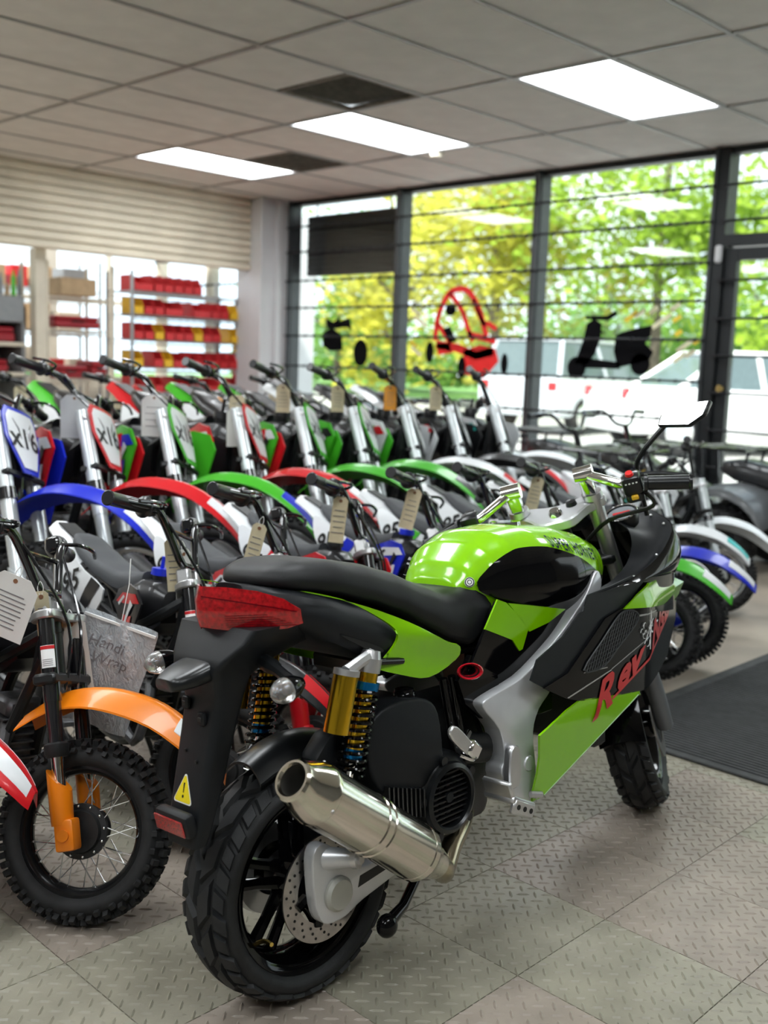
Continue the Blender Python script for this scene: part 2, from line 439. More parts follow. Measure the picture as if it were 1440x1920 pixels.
bay(1, MUL[1], MUL[0], .25, BARS); bay(2, MUL[2], MUL[1], .25, BARS); bay(3, MUL[3], MUL[2], .25, BARS)
bay(5, MUL[5], MUL[4], .25, BARS); bay(6, MUL[6], MUL[5], .25, BARS); bay(7, MUL[7], MUL[6], .25, BARS)
wall('wall_front', (WX, -2.4, 1.33), (.12, .85, 2.66))
# workshop window past the pillar
bay(8, 8.34, 9.28, .9, BARS[4:], m_cream); bay(9, 9.28, 10.24, .9, BARS[4:], m_cream)
# door bay
d = empty('door_1', (WX, (MUL[4] + MUL[3]) / 2, 0), kind='structure'); W = MUL[3] - MUL[4]
for s in (-1, 1):
    b = MB(); b.box((0, s * (W / 2 - .04), CEIL / 2), (.14, .08, CEIL)); b.build('door_post', m_black_frame, d, smooth=False)
    b = MB(); b.box((-.01, s * (W / 2 - .125), 1.0), (.06, .085, 2.0)); b.build('door_stile', m_black_frame, d, smooth=False)
b = MB(); b.box((0, 0, 2.05), (.14, W - .16, .075)); b.build('door_header', m_black_frame, d, smooth=False)
b = MB(); b.box((-.01, 0, 1.96), (.06, W - .34, .08)); b.build('top_rail', m_black_frame, d, smooth=False)
b = MB(); b.box((-.01, 0, .12), (.06, W - .34, .24)); b.build('bottom_rail', m_black_frame, d, smooth=False)
b = MB(); b.box((0, 0, 2.36), (.012, W - .16, .54)); b.build('transom_pane', m_glass, d, smooth=False)
b = MB(); b.box((0, 0, 1.08), (.012, W - .34, 1.68)); b.build('pane', m_glass, d, smooth=False)
b = MB(); b.box((0, 0, CEIL - .02), (.10, W - .16, .04)); b.build('window_head', m_black_frame, d, smooth=False)
for z in (.52, .775, 1.03, 1.28, 1.53, 1.785, 2.175, 2.41):
    b = MB(); b.cyl((-.09, -W / 2 + .06, z), (-.09, W / 2 - .06, z), .0085, seg=8)
    for s in (-1, 1): b.cyl((-.10, s * (W / 2 - .075), z), (-.06, s * (W / 2 - .075), z), .018, seg=10)
    b.build('security_bar', m_bar, d)
b = MB(); b.box((-.075, W / 2 - .05, 1.96), (.035, .05, .12), bev=.012); b.build('door_sensor', m_white_wall, d)
b = MB(); b.cyl((-.05, W / 2 - .13, 1.06), (-.08, W / 2 - .13, 1.06), .022, seg=14); b.box((-.085, W / 2 - .13, 1.06), (.012, .016, .05)); b.build('lock', mat('brass', (.55, .40, .16), .35, 1.0), d)
# black slatted sign box in front of the first window
sg = empty('sign_box', (WX + .17, 7.325, 2.26), label='black slatted sign box hanging outside the window by the white pillar', cat='sign')
m_signblack = mat('sign_black', (.006, .0065, .007), .6, spec=.2)
b = MB(); b.box((0, 0, 0), (.05, 1.2, .57)); b.build('panel', m_signblack, sg, smooth=False)
for yy in (-.5, .5):
    b = MB(); b.cyl((0, yy, .28), (0, yy, .46), .008, seg=8); b.build('hanger_rod', m_bar, sg)
for k in range(10):
    b = MB(); b.box((-.032, 0, -.255 + k * .0565), (.016, 1.19, .046), bev=.004); b.build('slat', m_signblack, sg, smooth=False)

# ------------------------------------------------------------------ window stickers
m_dec_k = mat('sticker_black', (.004, .004, .005), .8, spec=.1); m_dec_r = mat('sticker_red', (.85, .02, .02), .5); m_dec_w = mat('sticker_cream', (.85, .80, .55), .6)
m_dec_y = mat('sticker_yellow', (.9, .65, .06), .6)
def decal(name, lab, polys, m, extra=()):
    e = empty(name, (WX - .012, 0, 0), label=lab, cat='sticker')
    for nm, pts in polys:
        b = MB(); b.prism(pts, (0, 0, 0), (0, 1, 0), (0, 0, 1), (.003, 0, 0)); b.build(nm, m, e, smooth=False)
    return e
def oval(cy, cz, ry, rz, n=18): return [(cy + ry * math.cos(2 * PI * k / n), cz + rz * math.sin(2 * PI * k / n)) for k in range(n)]
def band(pts, w):
    P = [V((a, b)) for a, b in pts]; L = []; R = []
    for i, p in enumerate(P):
        dd = (P[min(i + 1, len(P) - 1)] - P[max(i - 1, 0)]).normalized(); nn = V((-dd.y, dd.x)) * w / 2
        L.append(tuple(p + nn)); R.append(tuple(p - nn))
    return L + R[::-1]
# scooter
decal('scooter_sticker', 'black scooter silhouette sticker on the window beside the door', [
    ('leg_shield', [(4.47, 1.54), (4.40, 1.50), (4.40, 1.40), (4.44, 1.28), (4.50, 1.20), (4.62, 1.20), (4.56, 1.36), (4.53, 1.50)]),
    ('handlebar', [(4.55, 1.56), (4.36, 1.56), (4.28, 1.60), (4.27, 1.565), (4.34, 1.525), (4.54, 1.535)]),
    ('front_wheel', oval(4.60, 1.17, .085, .085)),
    ('floor_board', [(4.56, 1.25), (4.22, 1.22), (4.22, 1.17), (4.54, 1.17)]),
    ('body', [(4.27, 1.42), (4.22, 1.44), (4.10, 1.47), (3.98, 1.49), (3.98, 1.42), (4.02, 1.36), (3.95, 1.30), (3.98, 1.24), (4.24, 1.18), (4.28, 1.30)]),
    ('rear_wheel', oval(4.05, 1.21, .08, .08))], m_dec_k)
# mini bike
decal('mini_bike_sticker', 'black mini bike silhouette sticker on the window below the sign box', [
    ('headlight', [(7.47, 1.56), (7.36, 1.52), (7.28, 1.56), (7.26, 1.46), (7.44, 1.46)]),
    ('handlebar', [(7.30, 1.52), (7.14, 1.56), (7.10, 1.44), (7.16, 1.47), (7.28, 1.47)]),
    ('tank', [(7.50, 1.42), (7.38, 1.47), (7.24, 1.40), (7.22, 1.26), (7.40, 1.25), (7.50, 1.30)]),
    ('wheel', oval(6.98, 1.24, .095, .125))], m_dec_k)
# red buggy made of tube outlines
bg = []
bg.append(('cage', band(sp2([(6.06, 1.36), (6.04, 1.56), (5.94, 1.74), (5.82, 1.79), (5.70, 1.76), (5.58, 1.60), (5.50, 1.40)], 4, False), .05)))
bg.append(('cage', band(sp2([(5.92, 1.76), (5.78, 1.62), (5.70, 1.46), (5.64, 1.36)], 4, False), .045)))
bg.append(('cage', band(sp2([(5.66, 1.70), (5.55, 1.52), (5.48, 1.50), (5.40, 1.46)], 4, False), .04)))
bg.append(('cage', band([(6.04, 1.50), (5.88, 1.34)], .045))); bg.append(('cage', band([(5.70, 1.42), (5.40, 1.36)], .05)))
bg.append(('floor_tube', band([(6.05, 1.33), (5.80, 1.30), (5.60, 1.24), (5.42, 1.28)], .07)))
bg.append(('nose', [(6.05, 1.34), (5.90, 1.34), (5.86, 1.26), (6.02, 1.24)]))
bg.append(('rear_pod', [(5.74, 1.28), (5.56, 1.33), (5.40, 1.30), (5.36, 1.20), (5.50, 1.06), (5.72, 1.08)]))
be = decal('buggy_sticker', 'red buggy sticker on the window between two grey mullions', bg, m_dec_r)
for nm, pts in (('tyre', oval(6.12, 1.26, .045, .09)), ('tyre', oval(5.75, 1.14, .045, .09)), ('tyre', oval(5.30, 1.18, .035, .085)), ('seat', [(5.98, 1.46), (5.90, 1.48), (5.82, 1.36), (5.90, 1.34)]), ('helmet', oval(5.90, 1.62, .06, .05))):
    b = MB(); b.prism(pts, (0, 0, 0), (0, 1, 0), (0, 0, 1), (.004, 0, 0)); b.build(nm, m_dec_k, be, smooth=False)
# slanted cream strokes of lettering
st = empty('lettering_sticker', (WX - .012, 0, 0), label='slanted cream lettering strokes on the window beside the scooter sticker', cat='sticker')
for (yy, zz, L, hot) in ((4.15, 1.56, .10, 1), (4.08, 1.58, .08, 0), (3.97, 1.60, .06, 0), (3.90, 1.53, .14, 0), (3.80, 1.62, .07, 0), (3.78, 1.54, .06, 1), (3.76, 1.44, .05, 1), (3.70, 1.36, .13, 0), (3.62, 1.38, .04, 1), (3.74, 1.27, .09, 0), (3.66, 1.30, .07, 0)):
    b = MB(); b.prism(band([(yy + L / 2, zz - L * .4), (yy - L / 2, zz + L * .25)], .032), (0, 0, 0), (0, 1, 0), (0, 0, 1), (.003, 0, 0)); b.build('stroke', m_dec_y if hot else m_dec_w, st, smooth=False)
st = empty('lettering_sticker', (WX - .012, 0, 0), label='slanted cream lettering strokes on the window beside the red buggy sticker', cat='sticker')
for (yy, zz, L, hot) in ((6.30, 1.60, .12, 0), (6.24, 1.52, .16, 0), (6.32, 1.33, .08, 1), (6.28, 1.26, .12, 0)):
    b = MB(); b.prism(band([(yy + L / 2, zz + L * .3), (yy - L / 2, zz - L * .25)], .03), (0, 0, 0), (0, 1, 0), (0, 0, 1), (.003, 0, 0)); b.build('stroke', m_dec_y if hot else m_dec_w, st, smooth=False)

# ------------------------------------------------------------------ outdoors
b = MB(); b.box((17, 9, -.06), (20.2, 60, .1)); tag(b.build('ground', m_asphalt, smooth=False), 'pale concrete parking lot outside the shop windows', 'ground', kind='structure')
b = MB(); b.box((47, 15, -.05), (40, 90, .1)); tag(b.build('lawn', m_grass, smooth=False), 'green lawn strip beyond the parking lot', 'lawn', kind='stuff')
b = MB(); b.box((6.0, 23, -.07), (2.0, 25, .1)); tag(b.build('ground_side', m_asphalt, smooth=False), kind='structure')
m_bark = mat('bark', (.16, .13, .11), .9, var=.3, vscale=8)
def leaf_mat(name, c):
    m = mat(name, c, .55, var=.35, vscale=1.2)
    nt = m.node_tree; b = nt.nodes['Principled BSDF']; b.inputs['Subsurface Weight'].default_value = 0
    o = nt.nodes['Material Output']; tr = nt.nodes.new('ShaderNodeBsdfTranslucent'); mx = nt.nodes.new('ShaderNodeMixShader'); mx.inputs[0].default_value = .5
    tr.inputs['Color'].default_value = (*c, 1)
    nt.links.new(b.outputs[0], mx.inputs[1]); nt.links.new(tr.outputs[0], mx.inputs[2]); nt.links.new(mx.outputs[0], o.inputs[0]); return m
LEAF = [leaf_mat('leaf_spring', (.36, .52, .05)), leaf_mat('leaf_green', (.20, .40, .06)), leaf_mat('leaf_yellow', (.56, .55, .07))]
def tree(x, y, h, cr, cz, n, lm, lab, leaf=.17, trunk_r=.16, seed=1):
    r = random.Random(seed)
    e = empty('tree', (x, y, 0), label=lab, cat='tree', group='trees beyond the parking lot')
    b = MB(); b.tube(smooth_path([(0, 0, 0), (.05, .1, h * .3), (-.1, .05, h * .55), (.1, -.1, h * .8)], 3), [trunk_r * (1 - .07 * i) for i in range(10)], 8)
    b.build('trunk', m_bark, e)
    for k in range(6):
        a = r.uniform(0, 6.28); z0 = h * r.uniform(.25, .5); L = cr * r.uniform(.5, .9)
        b = MB(); b.tube([(0, .05, z0), (math.cos(a) * L * .5, math.sin(a) * L * .5, z0 + L * .35), (math.cos(a) * L, math.sin(a) * L, z0 + L * .8)], [trunk_r * .45, trunk_r * .3, trunk_r * .1], 6); b.build('branch', m_bark, e)
    b = MB()
    cl = [(V((r.gauss(0, .42), r.gauss(0, .42), r.gauss(0, .38))), r.uniform(.25, .5)) for _ in range(26)]
    vs = []; fs = []
    for k in range(n):
        c, q = cl[r.randrange(26)]
        p = V((c.x * cr, c.y * cr, cz + c.z * (h - cz) * 1.1)) + V((r.gauss(0, 1), r.gauss(0, 1), r.gauss(0, 1))) * q * cr * .5
        if p.z < .2: continue
        u = V((r.gauss(0, 1), r.gauss(0, 1), r.gauss(0, 1))).normalized(); w = u.orthogonal().normalized()
        s = leaf * r.uniform(.6, 1.3); i = len(vs)
        vs += [p - u * s, p + w * s * .5, p + u * s, p - w * s * .5]; fs.append((i, i + 1, i + 2, i + 3))
    b.add(vs, fs); o = b.build('foliage', lm, e, smooth=False, fix=False); o['kind'] = 'stuff'
TREES = [(23.5, 13.6, 9, 3.6, 5.2, 5200, 0, 'spring green tree with a bare grey trunk behind the parked cars', 3),
         (22, 17.5, 8, 3.2, 4.6, 4200, 2, 'yellow green tree behind the red buggy sticker', 4),
         (22, 8.0, 10, 3.8, 5.4, 5200, 0, 'tall spring green tree beside the door post', 5),
         (24, 23.0, 7, 3.0, 3.8, 4200, 2, 'yellow green tree seen through the window below the sign box', 6),
         (27, 29.0, 7.5, 3.4, 3.6, 3800, 1, 'green tree farthest along the lot behind the workshop windows', 7),
         (22.5, 2.6, 9, 3.4, 4.8, 4200, 1, 'green tree seen through the shop door glass', 8),
         (30, 13, 6, 4.2, 2.4, 4000, 1, 'low dark green tree filling in behind the white car', 9),
         (31, 20, 6, 4.2, 2.2, 4000, 1, 'low dark green tree behind the silver grey vehicle', 10),
         (24, -4.0, 8, 3.4, 4.0, 3600, 0, 'spring green tree at the far end of the parking lot', 11)]
for (x, y, h, cr_, cz, n, li, lab, sd) in TREES: tree(x, y, h, cr_, cz, n, LEAF[li], lab, seed=sd)
# hedge row
for i, (x, y, L) in enumerate(((33, 8, 5), (34, 18, 6), (34, 28, 6), (36, 40, 6))):
    r = random.Random(40 + i); vs = []; fs = []
    for k in range(2600):
        p = V((r.gauss(0, .8), r.uniform(-L, L), abs(r.gauss(0, 1.4)) + .3)); u = V((r.gauss(0, 1), r.gauss(0, 1), r.gauss(0, 1))).normalized(); w = u.orthogonal().normalized(); s = .25; q = len(vs)
        vs += [p - u * s, p + w * s * .6, p + u * s, p - w * s * .6]; fs.append((q, q + 1, q + 2, q + 3))
    b = MB(); b.add(vs, fs); o = b.build('hedge', LEAF[1], None, smooth=False, fix=False); o.location = (x, y, 0)
    tag(o, ['leafy hedge section behind the trees by the door end', 'leafy hedge section behind the parked cars', 'leafy hedge section behind the yellow green trees', 'leafy hedge section beyond the workshop'][i], 'hedge', 'hedge sections beyond the lot', 'stuff')

m_carw = mat('car_white', (.85, .86, .87), .25, coat=.6, var=.02); m_cars = mat('car_silver', (.62, .66, .70), .25, .3, coat=.6, var=.02)
m_carg = mat('car_glass', (.10, .14, .15), .08, var=.1); m_rub = mat('tyre_rubber', (.018, .018, .019), .75, var=.25, vscale=60, bump=.2, bscale=300)
m_chrome = mat('chrome', (.82, .82, .82), .08, 1.0, var=.03); m_red_l = mat('red_lens', (.5, .01, .015), .15)
def car(loc, rz, body, profile, roofpts, lab, L):
    e = empty('car', loc, (0, 0, rz), label=lab, cat='car', group='cars in the parking lot')
    W = 1.78
    b = MB(); b.prism(profile, (0, -W / 2, 0), (1, 0, 0), (0, 0, 1), (0, W, 0), bev=.07, seg=2); b.build('body', body, e)
    cx0, cx1, cx2, cx3, z0, z1 = roofpts
    b = MB(); n = 6
    b.loft([[(cx0, -W / 2 + .06, z0), (cx3, -W / 2 + .06, z0), (cx3, W / 2 - .06, z0), (cx0, W / 2 - .06, z0)], [(cx1, -W / 2 + .2, z1), (cx2, -W / 2 + .2, z1), (cx2, W / 2 - .2, z1), (cx1, W / 2 - .2, z1)]]); b.build('cabin_glass', m_carg, e, smooth=False)
    b = MB(); b.box(((cx1 + cx2) / 2, 0, z1 + .02), (cx2 - cx1 + .1, W - .34, .07), bev=.03, seg=2); b.build('roof', body, e)
    for s in (-1, 1):
        for (xa, xb) in ((cx0, cx1), ((cx0 + cx3) / 2, (cx1 + cx2) / 2), (cx3, cx2)):
            b = MB(); b.tube([(xa, s * (W / 2 - .065), z0 - .02), (xb, s * (W / 2 - .2), z1 + .01)], .045, 6); b.build('pillar', body, e)
    for sx in (.78, L - .85):
        for s in (-1, 1):
            b = MB(); b.lathe([(.12, -.1), (.30, -.11), (.34, -.07), (.34, .07), (.30, .11), (.12, .1)], (sx, s * (W / 2 - .09), .34), (0, 1, 0), 24); b.build('wheel', m_rub, e)
            b = MB(); b.lathe([(.0, .0), (.1, .02), (.21, .0), (.21, -.03)], (sx, s * (W / 2 + .02), .34), (0, s, 0), 20); b.build('hubcap', m_chrome, e)
    for s in (-1, 1):
        b = MB(); b.box((.02, s * .72, .86), (.06, .2, .16), bev=.02); b.build('tail_lamp', m_red_l, e)
        b = MB(); b.box((L - .04, s * .66, .72), (.1, .3, .12), bev=.03); b.build('headlamp', m_chrome, e)
suvp = [(0, .32), (0, .95), (.08, 1.05), (3.2, 1.05), (4.3, .92), (4.5, .7), (4.5, .3)]
sedp = [(0, .3), (0, .9), (.5, .98), (3.0, .95), (4.2, .82), (4.45, .62), (4.45, .3)]
car((15.0, 11.4, -.01), .05, m_cars, suvp, (.05, .3, 2.5, 3.25, 1.05, 1.66), 'silver grey SUV parked tail-on behind the buggy sticker', 4.5)
car((13.3, 8.5, -.01), -.62, m_carw, sedp, (.75, 1.5, 2.5, 3.4, .95, 1.46), 'white sedan parked at an angle behind the scooter sticker', 4.45)
car((14.2, 3.9, -.01), -.1, m_carw, suvp, (.05, .3, 2.5, 3.25, 1.05, 1.62), 'white SUV parked outside, seen through the door glass', 4.5)
b = MB(); b.box((8.2, 9.55, 1.4), (.3, .3, 2.8)); tag(b.build('trim_3', m_white_wall, smooth=False), kind='structure')
# ------------------------------------------------------------------ the sport motorcycle
m_green = mat('lime_paint', (.225, .56, .001), .18, coat=.6, var=.02)
m_gblack = mat('gloss_black_paint', (.0025, .0025, .003), .09, spec=.22, coat=.12, var=.02)
m_mblack = mat('matt_black_plastic', (.0085, .0098, .0118), .46, spec=.32, var=.08, vscale=60, bump=.10, bscale=700)
m_sblack = mat('satin_black_plastic', (.008, .009, .010), .28, var=.06)
m_seat = mat('black_vinyl_seat', (.009, .0095, .0105), .44, spec=.38, var=.08, bump=.18, bscale=900)
m_silver = mat('silver_paint', (.62, .63, .65), .34, .45, coat=.3, var=.04)
m_alu = mat('cast_aluminium', (.62, .62, .63), .35, .9, var=.06, bump=.1, bscale=300)
m_polish = mat('polished_steel', (.66, .62, .54), .13, 1.0, var=.08, vscale=5)
m_gold = mat('gold_anodised', (.80, .50, .03), .22, 1.0, var=.05)
m_blue_an = mat('blue_anodised', (.01, .20, .50), .25, .8)
m_redlens = mat('red_tail_lens', (.36, .0015, .005), .05, coat=1.0, var=.45, vscale=150, bump=.04, bscale=90)
m_clear = mat('clear_lens', (.92, .90, .90), .05, 0, coat=.8, var=.10, vscale=80, bump=.7, bscale=170, trans=.86)
m_bulb = mat('amber_bulb', (.85, .25, .05), .2, var=.1)
m_yellow = mat('sticker_warning_yellow', (.90, .72, .01), .4)
m_white = mat('white_print', (.85, .86, .86), .4, var=.03)
m_black_p = mat('black_print', (.008, .008, .008), .5)
m_red_p = mat('red_print', (.55, .015, .02), .3, coat=.4, var=.03)
m_navy_p = mat('navy_print', (.006, .010, .028), .7, spec=.15)
m_mirror = mat('mirror_glass', (.92, .93, .95), .02, 1.0, var=.01)
m_tyre = mat('motorcycle_tyre', (.0125, .0135, .015), .62, var=.25, vscale=40, bump=.2, bscale=500)
m_grille = mat('dark_mesh', (.03, .032, .034), .5)
m_dark_eng = mat('engine_black', (.007, .0075, .008), .36, var=.2, vscale=30, bump=.1, bscale=300)

BK = empty('sport_motorcycle', (1.19, 1.34, 0), (-.10, 0, 0), 'lime green and black sport motorcycle with silver muffler standing on the tiled floor', 'motorcycle')

def tyre_mesh(R, hw, sec, blocks=17, knob=.0080, style='road', bead=.0, seg=72):
    """tyre around the y axis, centred at the origin; sec = section height"""
    b = MB(); rc = R - sec * .5
    def prof(a, off=0.0):
        h = sec * .5
        return rc + (h + off) * math.cos(a) if abs(a) <= PI / 2 else rc + h * math.cos(a) * 1.0, (hw + off) * math.sin(a)
    pr = [prof(math.radians(q)) for q in range(-140, 141, 14)]
    b.lathe(pr, (0, 0, 0), (0, 1, 0), seg)
    def blk(p0, p1, s0, s1, sk=0.0, ns=3, h=knob, npp=2, tap=.12):
        rings = []
        for i in range(npp + 1):
            ring = []
            for lay in (0, 1):
                seq = range(ns + 1) if lay == 0 else range(ns, -1, -1)
                for j in seq:
                    s = s0 + (s1 - s0) * j / ns
                    ss = s if lay == 0 else s0 + (s1 - s0) * (tap + (1 - 2 * tap) * j / ns)
                    pp = p0 + (p1 - p0) * i / npp if lay == 0 else p0 + (p1 - p0) * (tap + (1 - 2 * tap) * i / npp)
                    ph = pp + sk * (ss)
                    r, y = prof(ss, -.001 if lay == 0 else h)
                    ring.append((r * math.cos(ph), y, r * math.sin(ph)))
            rings.append(ring)
        b.loft(rings)
    d = 2 * PI / blocks
    for k in range(blocks):
        p = k * d
        if style == 'road':
            for sg in (-1, 1):
                o = p + (d * .5 if sg > 0 else 0)
                blk(o + .06 * d, o + .90 * d, sg * .03, sg * .50, -.34 * sg, 4)
                blk(o + .02 * d, o + .46 * d, sg * .56, sg * 1.12, .16 * sg, 4)
                blk(o + .54 * d, o + .96 * d, sg * .56, sg * 1.02, .16 * sg, 4)
        else:
            for sg in (-1, 1):
                blk(p + .02 * d, p + .40 * d, sg * .10 - .0, sg * .50, 0, 1, knob, 1, .08)
                blk(p + .52 * d, p + .88 * d, sg * .55, sg * .95, 0, 1, knob, 1, .08)
                blk(p + .12 * d, p + .46 * d, sg * .98, sg * 1.30, 0, 1, knob * .9, 1, .08)
            blk(p + .55 * d, p + .90 * d, -.30, .30, 0, 1, knob, 1, .08)
    return b.mesh('tire', True, 30, True)

def alloy_wheel(parent, R, hw, sec, mtx, front=False):
    tm_ = tyre_mesh(R - .0065, hw, sec - .004)
    mkobj('tire', tm_, m_tyre, parent, mtx)
    ri = R - sec + .004; w = hw * .82
    b = MB()
    b.lathe([(ri + .004, -w), (ri + .006, -w + .006), (ri - .004, -w + .012), (ri - .016, -w + .03), (ri - .022, 0), (ri - .016, w - .03), (ri - .004, w - .012), (ri + .006, w - .006), (ri + .004, w), (ri - .008, w - .004), (ri - .014, w - .012), (ri - .026, w - .032), (ri - .032, 0), (ri - .026, -w + .032), (ri - .014, -w + .012), (ri - .008, -w + .004)], seg=64, closed=True)
    rim = b.build('rim', m_gblack, parent, mtx)
    for k in range(5):
        a = k * 2 * PI / 5 + .3
        b = MB()
        for s in (-1, 1):
            p0 = (.030 * math.cos(a + s * .5), 0, .030 * math.sin(a + s * .5)); p1 = ((ri - .024) * math.cos(a + s * .16), 0, (ri - .024) * math.sin(a + s * .16))
            pm_ = ((ri * .55) * math.cos(a + s * .20), 0, (ri * .55) * math.sin(a + s * .20))
            b.tube([p0, pm_, p1], [.013, .010, .012], 8)
        b.build('wheel_spoke', m_gblack, parent, mtx)
    b = MB(); b.lathe([(.012, -.06), (.034, -.06), (.042, -.03), (.042, .03), (.034, .06), (.012, .06)], seg=28); b.build('hub', m_gblack, parent, mtx)
    return ri

RW = T(0, 0, .215)
ri = alloy_wheel(BK, .215, .063, .060, RW)
# brake disc
b = MB(); b.lathe([(.062, -.088), (.096, -.088), (.096, -.0845), (.062, -.0845)], seg=64, closed=True); disc = b.build('brake_disc', mat('brake_disc_steel', (.42, .40, .38), .28, 1.0, var=.15, vscale=40), BK, RW)
b = MB()
for k in range(54):
    a = k * 2 * PI / 54; r = (.072, .080, .088)[k % 3]
    b.cyl((r * math.cos(a), -.0888, r * math.sin(a)), (r * math.cos(a), -.083, r * math.sin(a)), .0026, seg=8)
o = b.build('drill_hole', m_black_p, disc); o['kind'] = 'stuff'
b = MB()
for k in range(6):
    a = k * PI / 3; b.tube([(.03 * math.cos(a), -.086, .03 * math.sin(a)), (.066 * math.cos(a + .25), -.086, .066 * math.sin(a + .25))], .010, 6)
b.lathe([(.0, -.09), (.04, -.09), (.045, -.08), (.045, -.06), (0, -.06)], seg=28); b.build('disc_carrier', m_gblack, BK, RW)
b = MB(); b.lathe([(.05, .05), (.085, .052), (.088, .075), (.06, .09), (0, .09)], seg=32); b.build('drum', m_alu, BK, RW)
b = MB(); b.tube(smooth_path([(-.105, -.02, -.085), (-.098, -.035, -.078), (-.102, -.06, -.075)], 3), .004, 6); b.build('valve_stem', mat('brass_valve', (.72, .52, .14), .25, 1.0), BK, RW)

# swingarm, right side
b = MB()
b.prism(sp2([(-.045, .190), (-.052, .240), (-.050, .300), (-.025, .312), (.01, .285), (.05, .245), (.13, .245), (.26, .265), (.26, .225), (.13, .195), (.06, .180), (.02, .166), (-.025, .166)], 3), (0, -.122, 0), (1, 0, 0), (0, 0, 1), (0, .028, 0), bev=.006, seg=2)
sw_ = b.build('swingarm', m_silver, BK)
b = MB(); b.prism([(.050, .208), (.056, .228), (.15, .238), (.15, .222)], (0, -.1225, 0), (1, 0, 0), (0, 0, 1), (0, .004, 0)); b.build('slot', m_black_p, sw_)
b = MB(); b.lathe([(0, -.134), (.026, -.134), (.031, -.128), (.031, -.11)], (.0, 0, .215), seg=28); b.build('axle_cap', mat('dull_cap', (.42, .42, .38), .5, .3), sw_)
b = MB(); b.prism([(-.06, .19), (-.06, .29), (0, .31), (.26, .275), (.26, .235), (0, .19)], (0, .085, 0), (1, 0, 0), (0, 0, 1), (0, .03, 0), bev=.006); b.build('swingarm', m_sblack, BK)
b = MB(); b.cyl((-.018, -.115, .282), (.005, -.165, .288), .020, .015, 16); b.build('muffler_mount', m_silver, BK)
b = MB(); b.cyl((.004, -.163, .288), (.008, -.172, .289), .0185, seg=20); b.cyl((.008, -.172, .289), (.010, -.178, .2895), .011, seg=6); b.build('mount_bolt', m_alu, BK)

# muffler
MU0 = V((-.160, -.205, .478)); MU1 = V((.155, -.18, .250)); MD = (MU1 - MU0).normalized(); ML = (MU1 - MU0).length
b = MB(); b.lathe([(.0255, .06), (.0255, .002), (.028, -.003), (.032, -.003), (.0355, .002), (.0365, .010), (.040, .022), (.0470, .040), (.0505, .052), (.0525, .058), (.0525, .066), (.0515, .068), (.0515, .205), (.0535, .207), (.0535, .217), (.0515, .219), (.0515, .226), (.0535, .228), (.0535, .238), (.0515, .24), (.0515, ML - .03), (.053, ML - .028), (.053, ML - .016), (.050, ML - .012), (.036, ML + .012), (.034, ML + .03), (.028, ML + .055), (.0, ML + .055)], MU0, MD, 48)
muf = b.build('muffler', m_polish, BK, ang=25)
b = MB(); b.lathe([(.0258, .055), (.0250, .05), (.0250, .003)], MU0, MD, 32); b.cyl(MU0 + MD * .052, MU0 + MD * .056, .0255, seg=24); b.build('outlet', mat('sooty_steel', (.10, .095, .085), .5, .6), muf)
u_, w_, _ = frame(MD)
for k in range(3):
    a = k * 2 * PI / 3 + .4; p = MU0 + MD * .062 + (u_ * math.cos(a) + w_ * math.sin(a)) * .052; q = (u_ * math.cos(a) + w_ * math.sin(a))
    b = MB(); b.sphere(p, .0035, 8, 5); b.build('rivet', m_alu, muf)
pe = MU0 + MD * (ML + .04)
b = MB(); b.tube(smooth_path([pe, pe + MD * .04, (.25, -.15, .180), (.30, -.125, .205), (.36, -.10, .225), (.42, -.06, .23)], 5), .021, 14); b.build('exhaust_pipe', mat('heat_stained_pipe', (.36, .31, .22), .22, 1.0, var=.2), BK)
# stand lever below the muffler
b = MB(); b.tube([(.10, -.14, .125), (.16, -.125, .135), (.24, -.09, .16)], [.013, .010, .010], 10); b.sphere((.10, -.142, .125), (.022, .018, .022), 14, 10); b.build('stand_lever', m_gblack, BK)
b = MB(); b.tube([(.36, .09, .20), (.40, .17, .10), (.43, .225, .022)], .010, 8); b.box((.43, .227, .026), (.06, .03, .008)); b.build('side_stand', m_sblack, BK)

# shocks
def shock(y, res):
    top = V((.090, y, .630)); bot = V((.030, y * .93, .405)); d = (bot - top).normalized(); L = (bot - top).length
    P = lambda t: top + d * t
    b = MB(); b.cyl(P(-.004), P(.012), .016, .020, 14); b.cyl(P(.01), P(.035), .0215, seg=18); s = b.build('shock_top', m_alu, BK)
    b = MB(); b.cyl(P(.035), P(.052), .019, seg=20); b.cyl(P(.066), P(L - .045), .0165, seg=20); b.build('shock_body', m_gold, BK)
    b = MB(); b.cyl(P(.052), P(.066), .0245, seg=22); b.build('shock_collar', m_blue_an, BK)
    b = MB(); b.cyl(P(L - .062), P(L - .045), .0175, seg=22); b.build('shock_collar', m_blue_an, BK)
    b = MB(); b.cyl(P(L - .045), P(L), .007, seg=12); b.cyl(P(L - .006), P(L + .012), .018, seg=14); b.build('shock_rod', m_chrome, BK)
    u, w, _ = frame(d); pts = []
    for k in range(11 * 14 + 1):
        t = k / 14 * 2 * PI; pts.append(P(.068 + (L - .085) * k / (11 * 14)) + (u * math.cos(t) + w * math.sin(t)) * .0245)
    b = MB(); b.tube(pts, .0036, 6); b.build('spring', m_gblack, BK)
    if res:
        rt = V((.020, y * 1.05, .603)); rb = rt + d * .10
        b = MB(); b.cyl(rt, rb, .0225, seg=28); b.build('shock_reservoir', m_gold, BK)
        b = MB(); b.cyl(rt - d * .010, rt, .0235, seg=28); b.build('reservoir_cap', m_alu, BK)
        b = MB(); b.tube([rt - d * .006, rt - d * .014 + V((.03, 0, .004)), P(.004)], [.012, .011, .012], 8); b.build('reservoir_bridge', m_alu, BK)
shock(-.138, True); shock(.138, True)

